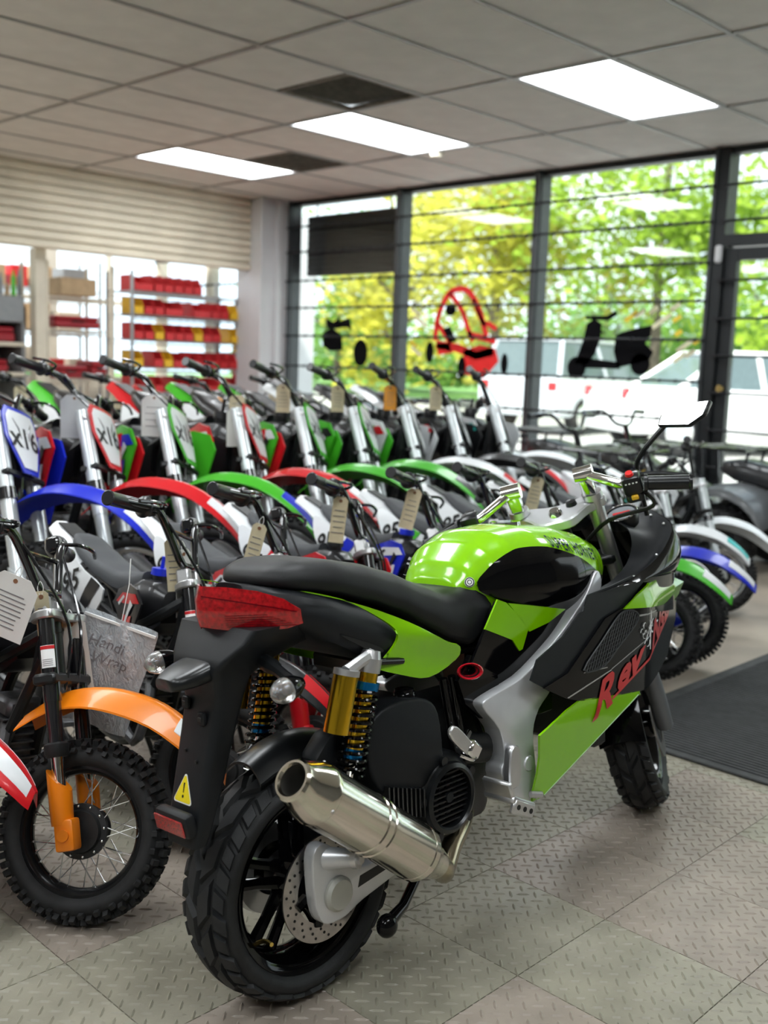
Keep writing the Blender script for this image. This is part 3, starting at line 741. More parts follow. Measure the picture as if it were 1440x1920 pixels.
# rear hugger fender
b = MB(); rings = []
for k in range(13):
    a = math.radians(113 - k * 7.0); r = .256 + .012 * math.sin(k / 12 * PI); ring = []
    wv = .052 + .02 * min(k / 8, 1)
    for q in range(9):
        t = -1 + q / 4; ring.append((r * math.cos(a) - .004 * t * t, t * wv, .215 + (r - .03 * abs(t) ** 2.6) * math.sin(a)))
    rings.append(ring + [(x, y, z - .005) for x, y, z in reversed(ring)])
b.loft(rings); b.build('hugger_fender', m_sblack, BK)

# engine and airbox
b = MB(); b.prism(sp2([(.085, .40), (.075, .475), (.10, .512), (.16, .525), (.235, .515), (.268, .48), (.278, .40), (.27, .36), (.18, .345), (.12, .36)], 3), (0, -.135, 0), (1, 0, 0), (0, 0, 1), (0, .12, 0), bev=.018, seg=3); b.build('airbox', m_mblack, BK)
b = MB(); b.sphere((.21, -.10, .522), (.024, .022, .016), 16, 8); b.cyl((.21, -.10, .515), (.21, -.10, .535), .018, seg=18); b.build('filler_cap', m_gblack, BK)
b = MB(); b.prism([(.03, .405), (.07, .425), (.10, .50), (.02, .49), (-.02, .45)], (0, -.10, 0), (1, 0, 0), (0, 0, 1), (0, .05, 0), bev=.012, seg=2); b.build('airbox_duct', m_mblack, BK)
b = MB(); b.box((.33, 0, .30), (.32, .16, .19), bev=.03, seg=2); b.box((.18, .02, .28), (.22, .15, .12), bev=.03, seg=2); b.box((.42, 0, .40), (.20, .15, .14), bev=.03, seg=2); b.build('crankcase', m_dark_eng, BK)
FC = V((.285, -.135, .312))
b = MB(); b.lathe([(.0, .06), (.088, .06), (.088, .02), (.080, .006), (.070, -.002), (.068, -.012), (.060, -.016), (.056, -.012), (.056, .012), (.0, .014)], FC, (0, 1, 0), 40)
for k in range(5):
    a = .5 + k * 2 * PI / 5; b.cyl(FC + V((.076 * math.cos(a), -.008, .076 * math.sin(a))), FC + V((.076 * math.cos(a), .03, .076 * math.sin(a))), .009, seg=10)
fan = b.build('fan_cover', m_sblack, BK)
for k in range(10):
    z = -.047 + k * .0105; w = math.sqrt(max(.0, .056 ** 2 - z * z))
    b = MB(); b.box((FC.x, FC.y + .001, FC.z + z), (2 * w, .010, .0028)); b.build('grille_slat', m_sblack, fan, smooth=False)
b = MB()
for k in range(5): b.box((FC.x - .036 + k * .018, FC.y + .006, FC.z), (.003, .004, .09 - abs(k - 2) * .014))
b.lathe([(0, -.006), (.010, -.006), (.010, .01)], FC, (0, 1, 0), 16); b.build('fan_blade', m_mblack, fan, smooth=False)
for k in range(9):
    b = MB(); b.box((.115 + k * .0115, -.122, .352 - k * .0035), (.004, .05, .055), bev=.001); b.build('cooling_fin', m_dark_eng, BK, smooth=False)
b = MB(); b.box((.155, -.105, .40), (.105, .04, .06), RY(.28).to_3x3(), bev=.006); b.build('battery_box', m_mblack, BK)
pl = MB(); pl.box((.152, -.1255, .402), (.082, .004, .044), RY(.28).to_3x3()); rp = pl.build('rating_plate', m_black_p, BK)
R_ = RY(.28).to_3x3()
for k in range(7):
    b = MB(); c = V((.152, -.128, .402)) + R_ @ V((0 if k else .008, 0, .016 - k * .0055)); b.box(c, (.06 if k else .036, .001, .0014 if k else .004), R_); b.build('print_line', mat('grey_print', (.35, .35, .34), .5), rp, smooth=False)
for s in (-1, 1):
    b = MB(); c = V((.152, -.127, .402)) + R_ @ V((s * .037, 0, 0)); b.cyl(c, c + V((0, -.003, 0)), .003, seg=10); b.build('rivet', m_alu, rp)
# rods in front of the airbox
for x in (0, .026):
    b = MB(); b.tube([(.315 + x, -.105, .535), (.345 + x, -.105, .37)], .0085, 10); b.build('frame_rod', m_gblack, BK)
b = MB(); b.tube(smooth_path([(.30, -.10, .55), (.36, -.08, .50), (.42, -.09, .44), (.45, -.09, .38)], 4), .006, 6); b.build('hose', m_dark_eng, BK)
b = MB(); b.cyl((.36, -.10, .385), (.42, -.12, .375), .034, .03, 16); b.build('starter_motor', m_dark_eng, BK)
# passenger peg, folded
b = MB(); b.prism(sp2([(-.012, -.010), (.055, -.013), (.070, 0), (.055, .013), (-.012, .010)], 3), (.262, -.215, .428), (-.72, 0, .69), (.69, 0, .72), (0, .010, 0), bev=.003); b.build('passenger_peg', m_alu, BK)
b = MB(); b.box((.275, -.20, .422), (.034, .04, .030), RY(.7).to_3x3(), bev=.005); b.cyl((.28, -.18, .42), (.345, -.14, .425), .008, seg=10); b.tube(smooth_path([(.25, -.2, .415), (.275, -.21, .402), (.295, -.2, .407)], 4), .003, 6); b.build('peg_bracket', m_chrome, BK)

# silver frame, both sides
fr = [(.795, .692), (.802, .660), (.765, .612), (.68, .553), (.605, .466), (.556, .430), (.534, .385), (.540, .31), (.535, .26), (.50, .243), (.455, .262), (.425, .325), (.436, .356), (.424, .415), (.372, .474), (.40, .49), (.50, .508), (.59, .550), (.67, .596), (.737, .645), (.776, .690)]
b = MB(); b.prism(sp2(fr, 3), (0, -.158, 0), (1, 0, 0), (0, 0, 1), (0, .045, 0), bev=.014, seg=3); b.build('frame_spar', m_silver, BK)
b.flipped_y().build('frame_spar', m_silver, BK)
b = MB(); b.lathe([(.0, -.162), (.015, -.161), (.018, -.155)], (.515, 0, .325), seg=20); b.build('frame_plug', m_silver, BK)
# rider peg
b = MB(); b.prism(sp2([(-.012, .05), (.012, .055), (.020, .03), (.016, -.02), (.0, -.03), (-.02, -.02)], 3), (.445, -.178, .325), (1, 0, 0), (0, 0, 1), (0, .018, 0), bev=.003); b.build('peg_hanger', m_alu, BK)
b = MB(); b.box((.375, -.215, .300), (.075, .075, .016), RY(.45).to_3x3(), bev=.005, seg=2)
peg = b.build('rider_peg', m_alu, BK)
b = MB(); b.box((.372, -.248, .290), (.070, .012, .030), RY(.45).to_3x3(), bev=.004); b.build('peg_end', m_alu, peg)
for k in range(3):
    b = MB(); c = V((.353 + k * .019, -.255, .299 - k * .009)); b.cyl(c, c + V((0, .004, 0)), .0052, seg=12); b.build('peg_hole', m_black_p, peg)
b = MB(); b.box((.345, -.215, .326), (.012, .07, .050), RY(-.35).to_3x3(), bev=.004); b.build('peg_guard', m_alu, BK)
b = MB(); b.cyl((.495, -.175, .268), (.52, -.185, .263), .007, seg=10); b.build('peg_bolt', m_alu, BK)

# ---------------------------------------------------------------- tail unit
TAIL = [(-.112, .045, .770, .708), (-.085, .085, .766, .702), (-.045, .120, .758, .684), (0, .134, .748, .655), (.08, .137, .722, .615), (.15, .136, .695, .598), (.20, .125, .67, .60)]
def section(hw, zt, zb, n=7):
    h = zt - zb
    right = [(-hw * .72, zb), (-hw * .90, zb + h * .10), (-hw, zb + h * .35), (-hw * .99, zb + h * .60), (-hw * .90, zb + h * .84), (-hw * .70, zb + h * .97), (-hw * .3, zt)]
    return right + [(-y, z) for y, z in reversed(right)]
b = MB(); b.loft([[(x, y, z) for y, z in section(*lerp_tab(TAIL, x))] for x in [-.112 + .312 * k / 14 for k in range(15)]]); tailo = b.build('tail_cowl', m_mblack, BK)
def tail_y(x, z, off=0): return -(lerp_tab(TAIL, x)[0] + off)
b = MB(); b.patch(sp2([(.02, .672), (.075, .640), (.115, .625), (.118, .632), (.08, .650)], 3), lambda x, z: (x, tail_y(x, z, .001), z), .02, .003); b.build('tail_recess', m_black_p, tailo)
# tail light
def tl(s, z):
    q = abs(s); bul = max(0, 1 - ((z - .735) / .040) ** 2)
    return (-.172 + .112 * q ** 1.25 - .010 * bul, .137 * s, z - .012 * (q ** 2) * (1 if z > .735 else .15))
half = [(-1, .708), (-1, .742), (-.85, .757), (-.6, .767), (-.3, .771), (0, .772)]
low_ = [(0, .703), (-.3, .697), (-.6, .695), (-.85, .699)]
TLO = half + [(-s_, z_) for s_, z_ in reversed(half[:-1])] + [(-s_, z_) for s_, z_ in reversed(low_[1:])] + low_
b = MB(); b.patch(TLO, tl, .035, .004, fn=True)
tlo = b.build('tail_light', m_redlens, BK, fix=True)
b = MB(); b.patch([(-.97, .739), (-.05, .757), (-.05, .755), (-.97, .737)], lambda s, z: V(tl(s, z)) + V((-.0015, -.001, 0)), .08, 0, fn=True); b.build('lens_line', mat('dark_red_line', (.12, .0, .004), .2), tlo)
for k in range(6):
    z = .7055 + k * .0038; b = MB(); b.patch([(-.96 + .05 * k, z), (-.30, z - .002), (-.30, z - .003), (-.96 + .05 * k, z - .001)], lambda s, z: V(tl(s, z)) + V((-.0012, -.0008, 0)), .08, 0, fn=True); b.build('lens_rib', MATS['dark_red_line'], tlo)
# green side panels of the tail
GP = sp2([(-.075, .762), (.0, .740), (.085, .712), (.18, .672), (.282, .618), (.322, .602), (.318, .575), (.24, .556), (.165, .575), (.085, .606), (.125, .615), (.150, .640), (.145, .664), (.105, .693), (.04, .727), (-.02, .748)], 3)
def gy(x, z):
    ridge = max(0, 1 - abs((z - (.655 - .25 * (x - .16))) / .045)); k = min(1, max(0, (x - .10) / .1))
    return (x, -(.139 - .03 * max(0, x - .2) + .016 * ridge * k), z)
b = MB(); b.patch(GP, gy, .014, .006); b.build('tail_side_panel', m_green, BK); b.flipped_y().build('tail_side_panel', m_green, BK)

# ---------------------------------------------------------------- seat
SEAT = [(-.085, .050, .782, .766), (-.07, .078, .793, .762), (-.03, .100, .803, .752), (.04, .112, .800, .738), (.12, .113, .784, .712), (.20, .112, .760, .682), (.28, .114, .727, .640), (.34, .118, .706, .606), (.40, .120, .701, .588), (.45, .116, .708, .615), (.485, .105, .716, .655)]
def seat_sec(hw, zt, zb):
    h = zt - zb
    r = [(-hw * .9, zb), (-hw, zb + h * .12), (-hw * 1.0, zb + h * .4), (-hw * .95, zb + h * .68), (-hw * .84, zb + h * .88), (-hw * .62, zb + h * .985), (-hw * .25, zt)]
    return r + [(-y, z) for y, z in reversed(r)]
b = MB(); b.loft([[(x, y, z) for y, z in seat_sec(*lerp_tab(SEAT, x))] for x in [-.085 + .57 * k / 30 for k in range(31)]]); seat = b.build('seat', m_seat, BK, ang=60)

# ---------------------------------------------------------------- tank
TANK = [(.405, .070, .712, .665), (.43, .098, .752, .650), (.47, .124, .786, .635), (.53, .142, .806, .622), (.62, .152, .810, .612), (.72, .153, .800, .608), (.81, .140, .782, .615), (.88, .112, .758, .635), (.925, .075, .732, .66)]
def tank_pt(x, t, off=0.0, sgn=-1):
    hw, zt, zb = lerp_tab(TANK, x); zc = zb + (zt - zb) * .42
    if t >= 0:
        a = t * PI / 2; y = (hw + off) * max(0, math.cos(a)) ** .70; z = zc + (zt + off - zc) * math.sin(a) ** .95
    else: y = (hw + off) * (1 - .22 * t * t); z = zc + t * (zc - zb)
    return (x, sgn * y, z)
b = MB(); tv = [-1, -.66, -.33] + [.04 * k for k in range(24)] + [.97, 1.0]
b.loft([[tank_pt(x, t, 0, -1) for t in tv] + [tank_pt(x, t, 0, 1) for t in reversed(tv[:-1])] for x in [.405 + .52 * k / 90 for k in range(91)]]); tank = b.build('fuel_tank', m_green, BK, ang=50)
BP = sp2([(.43, .10), (.455, .30), (.52, .41), (.60, .40), (.70, .28), (.79, .07), (.84, -.16), (.83, -.45), (.76, -.8), (.65, -.93), (.54, -.78), (.46, -.35)], 4)
b = MB(); b.patch(BP, lambda x, t: tank_pt(max(.407, x), t, .004 + .004 * min(1, 4 * abs(t - .6))), .02, .006); tp = b.build('tank_side_panel', m_gblack, BK); b.flipped_y().build('tank_side_panel', m_gblack, BK)
# name on the tank
def tank_text(off): return lambda u, v: tank_pt(.650 + u, .400 - 1.30 * u + v * 12.5, off)
b = MB(); b.text('SUPER HORNET', .0215, tank_text(.0024), .005, 0, offset=.0003, spacing=1.16); b.build('lettering', m_navy_p, tank, fix=False)
bc = V(tank_pt(.424, .22, .001)); bn = V((-.75, -.62, .25)).normalized()
b = MB(); b.lathe([(0, .004), (.010, .004), (.0105, 0)], bc, bn, 24); em = b.build('tank_badge', m_white, BK)
b = MB(); b.lathe([(.0095, .0042), (.0085, .0048), (.0075, .0042)], bc, bn, 24); b.build('badge_ring', m_black_p, em)
b = MB(); b.lathe([(.005, .0042), (.0042, .0048), (.0034, .0042)], bc, bn, 18); b.build('badge_ring', m_black_p, em)
b = MB(); b.cyl((.66, 0, .790), (.66, 0, .8125), .036, .034, 24); b.build('fuel_cap', m_chrome, BK)

# side covers below the tank
def sc(off): return lambda x, z: (x, -(.139 + off - .35 * max(0, .60 - z) * .25 - .10 * max(0, x - .62)), z)
b = MB(); b.patch([(.36, .545), (.395, .60), (.445, .672), (.50, .66), (.60, .632), (.735, .612), (.75, .60), (.66, .56), (.575, .50), (.50, .485), (.43, .468), (.385, .49)], sc(0), .03, .006); scp = b.build('side_cover', m_gblack, BK); b.flipped_y().build('side_cover', m_gblack, BK)
b = MB(); b.patch([(.448, .676), (.475, .666), (.535, .617), (.548, .602), (.530, .560), (.520, .558), (.495, .585), (.405, .622)], sc(.003), .03, .004); b.build('side_flash', m_green, BK)
b = MB(); b.patch([(.482, .664), (.60, .640), (.70, .622), (.62, .603), (.552, .594)], sc(.003), .03, .004); b.build('side_flash', m_green, BK)
# air duct with red lip
b = MB(); b.lathe([(.010, .06), (.021, .02), (.026, 0), (.024, -.002), (.019, .002), (.012, .03), (0, .035)], (.350, -.146, .548), (.60, .75, -.15), 22); b.v = [(x, y, .548 + (z - .548) * .62) for x, y, z in b.v]; b.build('air_duct', m_sblack, BK)
b = MB(); b.lathe([(.0265, -.001), (.024, -.004), (.020, .000), (.015, .016)], (.350, -.146, .548), (.60, .75, -.15), 22); b.v = [(x, y, .548 + (z - .548) * .62) for x, y, z in b.v]; b.build('duct_lip', mat('gloss_red', (.45, .01, .02), .15, coat=1.0), BK)
b = MB(); b.patch([(.33, .53), (.37, .575), (.45, .54), (.46, .47), (.40, .44), (.35, .48)], lambda x, z: (x, -.132, z), .04, .01); b.build('under_cover', m_gblack, BK)
b = MB(); b.box((.30, 0, .585), (.34, .16, .05), bev=.015); b.build('subframe_tray', m_sblack, BK)
b = MB(); b.cyl((.17, -.135, .60), (.10, -.145, .612), .007, seg=10); b.box((.175, -.12, .60), (.03, .03, .05), bev=.004); b.build('helmet_hook', m_gblack, BK)
# ---------------------------------------------------------------- rear mudguard, lamp, signals
def rrect(hw, dep, x, z, rz=0.0):
    r = min(.012, dep * .3); P = []
    for cx, cyy, a0 in ((x + r, hw - r, 90), (x + r, -hw + r, 180), (x + dep - r, -hw + r, 270), (x + dep - r, hw - r, 0)):
        for q in range(4):
            a = math.radians(a0 + q * 30); P.append((cx + r * math.cos(a), cyy + r * math.sin(a), z))
    return P
b = MB(); b.loft([rrect(hw, dp, x, z) for z, x, hw, dp in ((.702, -.145, .108, .20), (.680, -.160, .100, .19), (.655, -.185, .078, .15), (.635, -.196, .064, .11), (.615, -.188, .056, .075), (.58, -.184, .050, .060), (.50, -.203, .048, .050), (.42, -.222, .047, .042), (.37, -.234, .046, .035), (.345, -.238, .040, .030))])
mg = b.build('rear_mudguard', m_mblack, BK, ang=50)
def mgx(z): return -.184 - (.58 - z) * .235
for yy, z in ((.032, .572), (-.018, .552)):
    b = MB(); c = V((mgx(z) - .004, yy, z)); b.box(c, (.010, .021, .024), bev=.006, seg=2); s_ = b.build('bracket_boss', m_mblack, mg)
    b = MB(); b.box(c + V((-.0052, 0, 0)), (.002, .010, .008), bev=.001); b.build('boss_slot', m_black_p, mg)
for yy, z in ((.018, .495), (-.016, .482)):
    b = MB(); c = V((mgx(z), yy, z)); b.cyl(c, c + V((-.004, 0, 0)), .0032, seg=10); b.build('screw', m_black_p, mg)
b = MB(); tri = [(0, .022), (-.021, -.018), (.021, -.018)]
def mgp(off): return lambda u, v: (mgx(.432 + v) - off, -u + .008, .432 + v)
def round_tri(s, r=.004):
    P = []
    for (ux, uy), a0 in (((0, .022), 30), ((-.021, -.018), 150), ((.021, -.018), 270)):
        cx, cyy = ux * (s - r / .03), uy * (s - r / .03)
        for q in range(5): a = math.radians(a0 + q * 30); P.append((cx + r * math.cos(a), cyy + r * math.sin(a)))
    return P
b = MB(); b.patch(round_tri(1.12), mgp(.0006), .05, .0004); wt = b.build('warning_sticker', m_white, BK, fix=True)
b = MB(); b.patch(round_tri(1.0, .0035), mgp(.0012), .05, .0004); b.build('sticker_field', m_yellow, wt, fix=True)
b = MB(); b.patch([(-.0018, .012), (.0018, .012), (.0008, -.004), (-.0008, -.004)], mgp(.0018), .05, .0004); b.patch([(.0022 * math.cos(a * .52), -.010 + .0026 * math.sin(a * .52)) for a in range(12)], mgp(.0018), .05, .0004); b.build('exclamation_mark', m_black_p, wt, fix=True)
b = MB(); b.box((mgx(.385) - .010, .004, .385), (.022, .092, .042), RY(-.23).to_3x3(), bev=.008, seg=2); rf = b.build('reflector_housing', m_mblack, BK)
b = MB(); b.box((mgx(.385) - .0215, .008, .3805), (.004, .082, .030), RY(-.23).to_3x3(), bev=.002); b.build('rear_reflector', mat('red_reflector', (.34, .01, .012), .12, coat=1.0, var=.6, vscale=400, bump=.5, bscale=600), rf)
# licence lamp
b = MB(); rings = []
for k in range(9):
    t = k / 8; x = -.180 - .072 * t; hw = .048 * (1 - .45 * t ** 3); h = .036 * (1 - .45 * t ** 2); zc = .634 - .016 * t
    rings.append([(x, hw * math.copysign(abs(math.cos(a)) ** .5, math.cos(a)), zc + h / 2 * math.copysign(abs(math.sin(a)) ** .6, math.sin(a))) for a in [2 * PI * q / 20 for q in range(20)]])
b.loft(rings); b.build('licence_lamp', m_sblack, BK, ang=60)
# turn signals
for s in (-1, 1):
    c = V((-.140, s * .178, .615))
    b = MB(); b.tube(smooth_path([(-.10, s * .07, .640), (-.11, s * .12, .632), (-.118, s * .165, .620)], 3), [.014] * 3 + [.010] * 4, 8); b.build('signal_stalk', m_sblack, BK)
    d_ = V((-1, s * .15, -.1)); b = MB(); b.lathe([(0, -.040), (.010, -.034), (.018, -.017), (.0215, 0), (.0215, .004)], c, d_, 24); b.build('signal_body', m_gblack, BK)
    b = MB(); b.lathe([(.0210, .003), (.0215, .007), (.0195, .016), (.0145, .026), (.0065, .033), (0, .036)], c, d_, 24); ln = b.build('signal_lens', m_clear, BK)
    b = MB(); b.lathe([(.0200, .002), (.015, -.010), (.006, -.016), (0, -.016)], c, d_, 20); b.build('signal_reflector', m_chrome, ln)
    b = MB(); b.sphere(c + d_.normalized() * .004, .0075, 10, 6); b.build('signal_bulb', m_bulb, ln)

# ---------------------------------------------------------------- fairings
def yU(x, z, off=0.0): return -(.198 + off - .30 * max(0, x - .93) - .20 * max(0, .40 - z))
def fU(off=0.0): return lambda x, z: (x, yU(x, z, off), z)
b = MB(); b.patch([(.697, .656), (.786, .664), (.876, .676), (.93, .66), (.835, .606), (.752, .59), (.606, .50), (.53, .485), (.484, .510), (.508, .548), (.599, .580), (.67, .625)], fU(-.006), .03, .004); b.build('inner_fairing', m_mblack, BK); b.flipped_y().build('inner_fairing', m_mblack, BK)
UP = [(.83, .612), (.95, .602), (1.085, .582), (1.215, .567), (1.205, .521), (1.11, .445), (1.0, .420), (.901, .407), (.78, .418), (.652, .434), (.598, .450), (.52, .487), (.606, .503), (.68, .55), (.752, .597)]
b = MB(); b.patch(UP, fU(), .03, .004); uf = b.build('upper_fairing', m_gblack, BK); b.flipped_y().build('upper_fairing', m_gblack, BK)
b = MB(); b.patch(sp2([(.66, .499), (.735, .552), (.805, .598), (.85, .602), (.884, .588), (.872, .566), (.80, .527), (.735, .493)], 3), fU(.0015), .05, .001); gr = b.build('radiator_grille', m_black_p, BK)
GRP = sp2([(.66, .499), (.735, .552), (.805, .598), (.85, .602), (.884, .588), (.872, .566), (.80, .527), (.735, .493)], 3)
def inside(p, P):
    r = False
    for (x0, y0), (x1, y1) in zip(P, P[1:] + P[:1]):
        if (y0 > p[1]) != (y1 > p[1]) and p[0] < (x1 - x0) * (p[1] - y0) / (y1 - y0) + x0: r = not r
    return r
b = MB()
for ang in (math.radians(8), math.radians(62)):
    d_ = V((math.cos(ang), math.sin(ang))); n_ = V((-d_.y, d_.x))
    for k in range(-16, 17):
        c = V((.77, .548)) + n_ * k * .0088; run = []
        for q in range(-90, 91):
            p = c + d_ * q * .0018
            if inside((p.x, p.y), GRP): run.append(p)
        if len(run) > 2: b.tube([fU(.003)(*run[0]), fU(.003)(*run[-1])], .0011, 4)
b.tube([fU(.003)(*p) for p in GRP], .0018, 5, closed=True)
b.build('grille_mesh', m_grille, gr, smooth=False)
for pts in ([(.60, .452), (.77, .481), (.772, .4785), (.605, .4495)], [(.885, .585), (1.06, .575), (1.06, .572), (.886, .581)], [(.77, .482), (1.07, .565), (1.071, .5635), (.771, .4802)], [(.665, .494), (.755, .489), (.755, .487), (.662, .492)]):
    b = MB(); b.patch(pts, fU(.0010), .05, .0005); b.build('fairing_edge', mat('edge_silver', (.55, .56, .58), .2, .8), uf)
# lower fairing with a folded-in keel
def cr_z(x): return .247 + (x - .543) * .458
def fL(off=0.0):
    def f(x, z):
        k = max(0, cr_z(x) - z); return (x, yU(x, z, off) + 1.1 * k, z)
    return f
LOW = [(.504, .392), (.55, .408), (.596, .424), (.652, .437), (.78, .421), (.905, .408)] + [(x, cr_z(x)) for x in (.885, .82, .75, .68, .61, .543)] + [(.512, .246), (.510, .27), (.516, .308), (.515, .343)]
b = MB(); b.patch(LOW, fL(), .03, .005); lf = b.build('lower_fairing', m_green, BK, ang=25); b.flipped_y().build('lower_fairing', m_green, BK, ang=25)
KEEL = [(x, cr_z(x)) for x in (.543, .61, .68, .75, .82, .885)] + [(.893, .375), (.84, .344), (.798, .324), (.721, .289), (.625, .262)]
b = MB(); b.patch(KEEL, fL(-.0005), .03, .004); b.build('keel_panel', m_green, BK); b.flipped_y().build('keel_panel', m_green, BK)
b = MB(); b.patch([(.64, .279), (.725, .318), (.785, .334), (.735, .303)], fL(.001), .02, .001); b.build('keel_vent', m_black_p, lf)
b = MB(); b.tube([fL(.0012)(x, cr_z(x)) for x in [.55 + .03 * k for k in range(12)]], .0012, 5); b.build('keel_highlight', mat('painted_highlight', (.62, .85, .50), .2, coat=1.0), lf)  # pale strip paints the highlight along the keel crease
for p in ((.522, .256), (.862, .382)):
    b = MB(); q = V(fL(.001)(*p)); b.lathe([(0, .003), (.005, .002), (.006, 0)], q, (0, -1, 0), 14); b.build('fairing_screw', m_alu, BK)
# lettering along the fairing
def ft(off):
    p0 = V((.690, .388)); e = V((.935, .350)); n = V((-.05, 1.0))
    return lambda u, v: fU(off)(*(p0 + e * u + n * v))
b = MB(); b.text('R', .098, lambda u, v: ft(.0026)(u * 1.35, v - .010), .02, 0, shear=.45, offset=.003); b.text('ev', .082, lambda u, v: ft(.0026)(.100 + u * 1.45, v), .02, 0, shear=.45, offset=.003)
b.text('N', .082, lambda u, v: ft(.0026)(.275 + u * 1.35, v), .02, 0, shear=.45, offset=.003); b.text('se', .082, lambda u, v: ft(.0026)(.360 + u * 1.45, v), .02, 0, shear=.45, offset=.003)
o = b.build('lettering', m_red_p, uf, fix=False); o['kind'] = 'stuff'
b = MB(); b.patch([(.085, -.006), (.46, -.004), (.46, .002), (.085, .000)], ft(.0022), .03, 0); b.build('lettering_bar', m_red_p, uf, fix=False)
b = MB(); rr_ = random.Random(3)
for k in range(16):
    a = k * .55; c0 = V((.262 + .035 * rr_.uniform(-1, 1), .062 + .025 * rr_.uniform(-1, 1))); L_ = rr_.uniform(.006, .015)
    pts = [c0 + V((math.cos(a + q * .7), math.sin(a + q * .7))) * L_ * (.4 + .2 * q) for q in range(4)]
    b.tube([ft(.0034)(*p) for p in pts], .0008, 4)
b.tube([ft(.0034)(.262, .018), ft(.0034)(.285, .105)], .0011, 4); b.tube([ft(.0034)(.235, .045), ft(.0034)(.30, .072)], .0009, 4); b.build('tribal_mark', m_white, uf, fix=False)
# green nose side
def fN(off=0.0):
    def f(x, z):
        k = max(0, 1 - abs(z - (.600 + .03 * (x - .82))) / .03); return (x, yU(x, z, .004 + off) - .012 * k * min(1, (x - .82) / .15), z)
    return f
b = MB(); b.patch([(.824, .608), (.88, .632), (.937, .652), (1.04, .650), (1.144, .640), (1.242, .612), (1.225, .580), (1.16, .572), (1.085, .577), (.95, .596)], fN(), .02, .005); b.build('nose_flash', m_green, BK); b.flipped_y().build('nose_flash', m_green, BK)

# cowl rim, inner cowl and nose
RIM = smooth_path([(.72, -.188, .655), (.80, -.192, .662), (.90, -.190, .676), (1.0, -.182, .702), (1.08, -.168, .735), (1.135, -.148, .768), (1.150, -.11, .790), (1.165, -.06, .806), (1.17, 0, .810)], 3)
INN = smooth_path([(.76, -.150, .645), (.83, -.135, .650), (.90, -.125, .66), (.96, -.125, .69), (.985, -.125, .73), (1.0, -.11, .765), (1.01, -.075, .785), (1.02, -.03, .79), (1.02, 0, .79)], 3)
def strip(A, B, n=5, sag=0.0, dirv=(0, 0, -1), th=.004):
    b = MB(); dv = V(dirv); R = []
    for p, q in zip(A, B):
        row = []
        for k in range(n + 1):
            t = k / n; row.append(p.lerp(q, t) + dv * sag * math.sin(PI * t))
        R.append(row + [x + dv * th for x in reversed(row)])
    b.loft(R); return b
b = strip(RIM, INN, 6, .018); b.build('inner_cowl', m_mblack, BK, ang=60); b.flipped_y().build('inner_cowl', m_mblack, BK, ang=60)
LOWN = smooth_path([(.86, -.190, .668), (.92, -.190, .664), (.98, -.183, .660), (1.05, -.172, .655), (1.13, -.150, .650), (1.20, -.115, .640), (1.235, -.08, .635), (1.255, -.04, .63), (1.26, 0, .63)], 3)
b = strip(RIM, LOWN, 6, .022, (.6, -.6, 0), .003); b.build('nose_cowl', m_gblack, BK, ang=60); b.flipped_y().build('nose_cowl', m_gblack, BK, ang=60)
for k, p in ((10, 0), (16, 0), (19, 0), (6, 0)):
    b = MB(); q = RIM[k].lerp(INN[k], .14); b.sphere(q + V((0, 0, -.004)), .004, 10, 6); b.build('cowl_screw', m_alu, BK)
b = strip(LOWN, smooth_path([(.86, -.18, .60), (.95, -.18, .58), (1.03, -.17, .57), (1.10, -.15, .56), (1.18, -.125, .55), (1.21, -.10, .54), (1.225, -.07, .53), (1.235, -.03, .52), (1.24, 0, .52)], 3), 4, .0, (.5, -.5, 0), .003); b.build('nose_chin', m_gblack, BK); b.flipped_y().build('nose_chin', m_gblack, BK)
# gauges
for yy, xx in ((.055, 1.015), (-.062, 1.045)):
    c = V((xx, yy, .800)); ax = V((-.45, 0, .9)).normalized()
    b = MB(); b.lathe([(0, -.03), (.036, -.03), (.040, -.01), (.040, .004), (.036, .006), (.034, .002)], c, ax, 28); g_ = b.build('gauge', m_sblack, BK)
    b = MB(); b.cyl(c + ax * .0, c + ax * .0025, .034, seg=28); b.build('gauge_face', mat('gauge_grey', (.22, .24, .26), .2, coat=1.0), g_)
    b = MB(); b.box(c + ax * .0035, (.010, .042, .002), RY(-.46).to_3x3() @ RZ(.5).to_3x3()); b.build('gauge_needle', m_red_p, g_)
    b = MB(); b.lathe([(.040, .004), (.0415, .0045), (.040, .007)], c, ax, 28); b.build('gauge_bezel', m_chrome, g_)

# ---------------------------------------------------------------- steered front end
RAKE = math.radians(27); STEER = math.radians(30)
SM = T(.862, 0, .805) @ RY(-RAKE) @ RZ(STEER); SMI = SM.inverted()
def fpart(b, name, m, **k): return b.build(name, m, BK, SM, **k)
b = MB(); b.prism(sp2([(-.045, -.04), (-.05, 0), (-.045, .04), (.0, .075), (.028, .118), (.055, .105), (.055, .07), (.035, 0), (.055, -.07), (.055, -.105), (.028, -.118), (.0, -.075)], 3), (0, 0, -.012), (1, 0, 0), (0, 1, 0), (0, 0, .026), bev=.004); tc_ = fpart(b, 'top_clamp', m_silver)
b = MB(); b.lathe([(0, .026), (.012, .026), (.016, .02), (.018, .012)], (-.012, 0, .002), (0, 0, 1), 20); b.build('stem_nut', m_chrome, tc_)
b = MB(); b.lathe([(0, .022), (.012, .02), (.014, .010)], (.02, -.038, .004), (0, 0, 1), 18); b.build('ignition_lock', m_sblack, tc_)
b = MB(); b.cyl((.056, -.10, 0), (.062, -.102, 0), .006, seg=10); b.build('clamp_bolt', m_alu, tc_)
FL = -.672
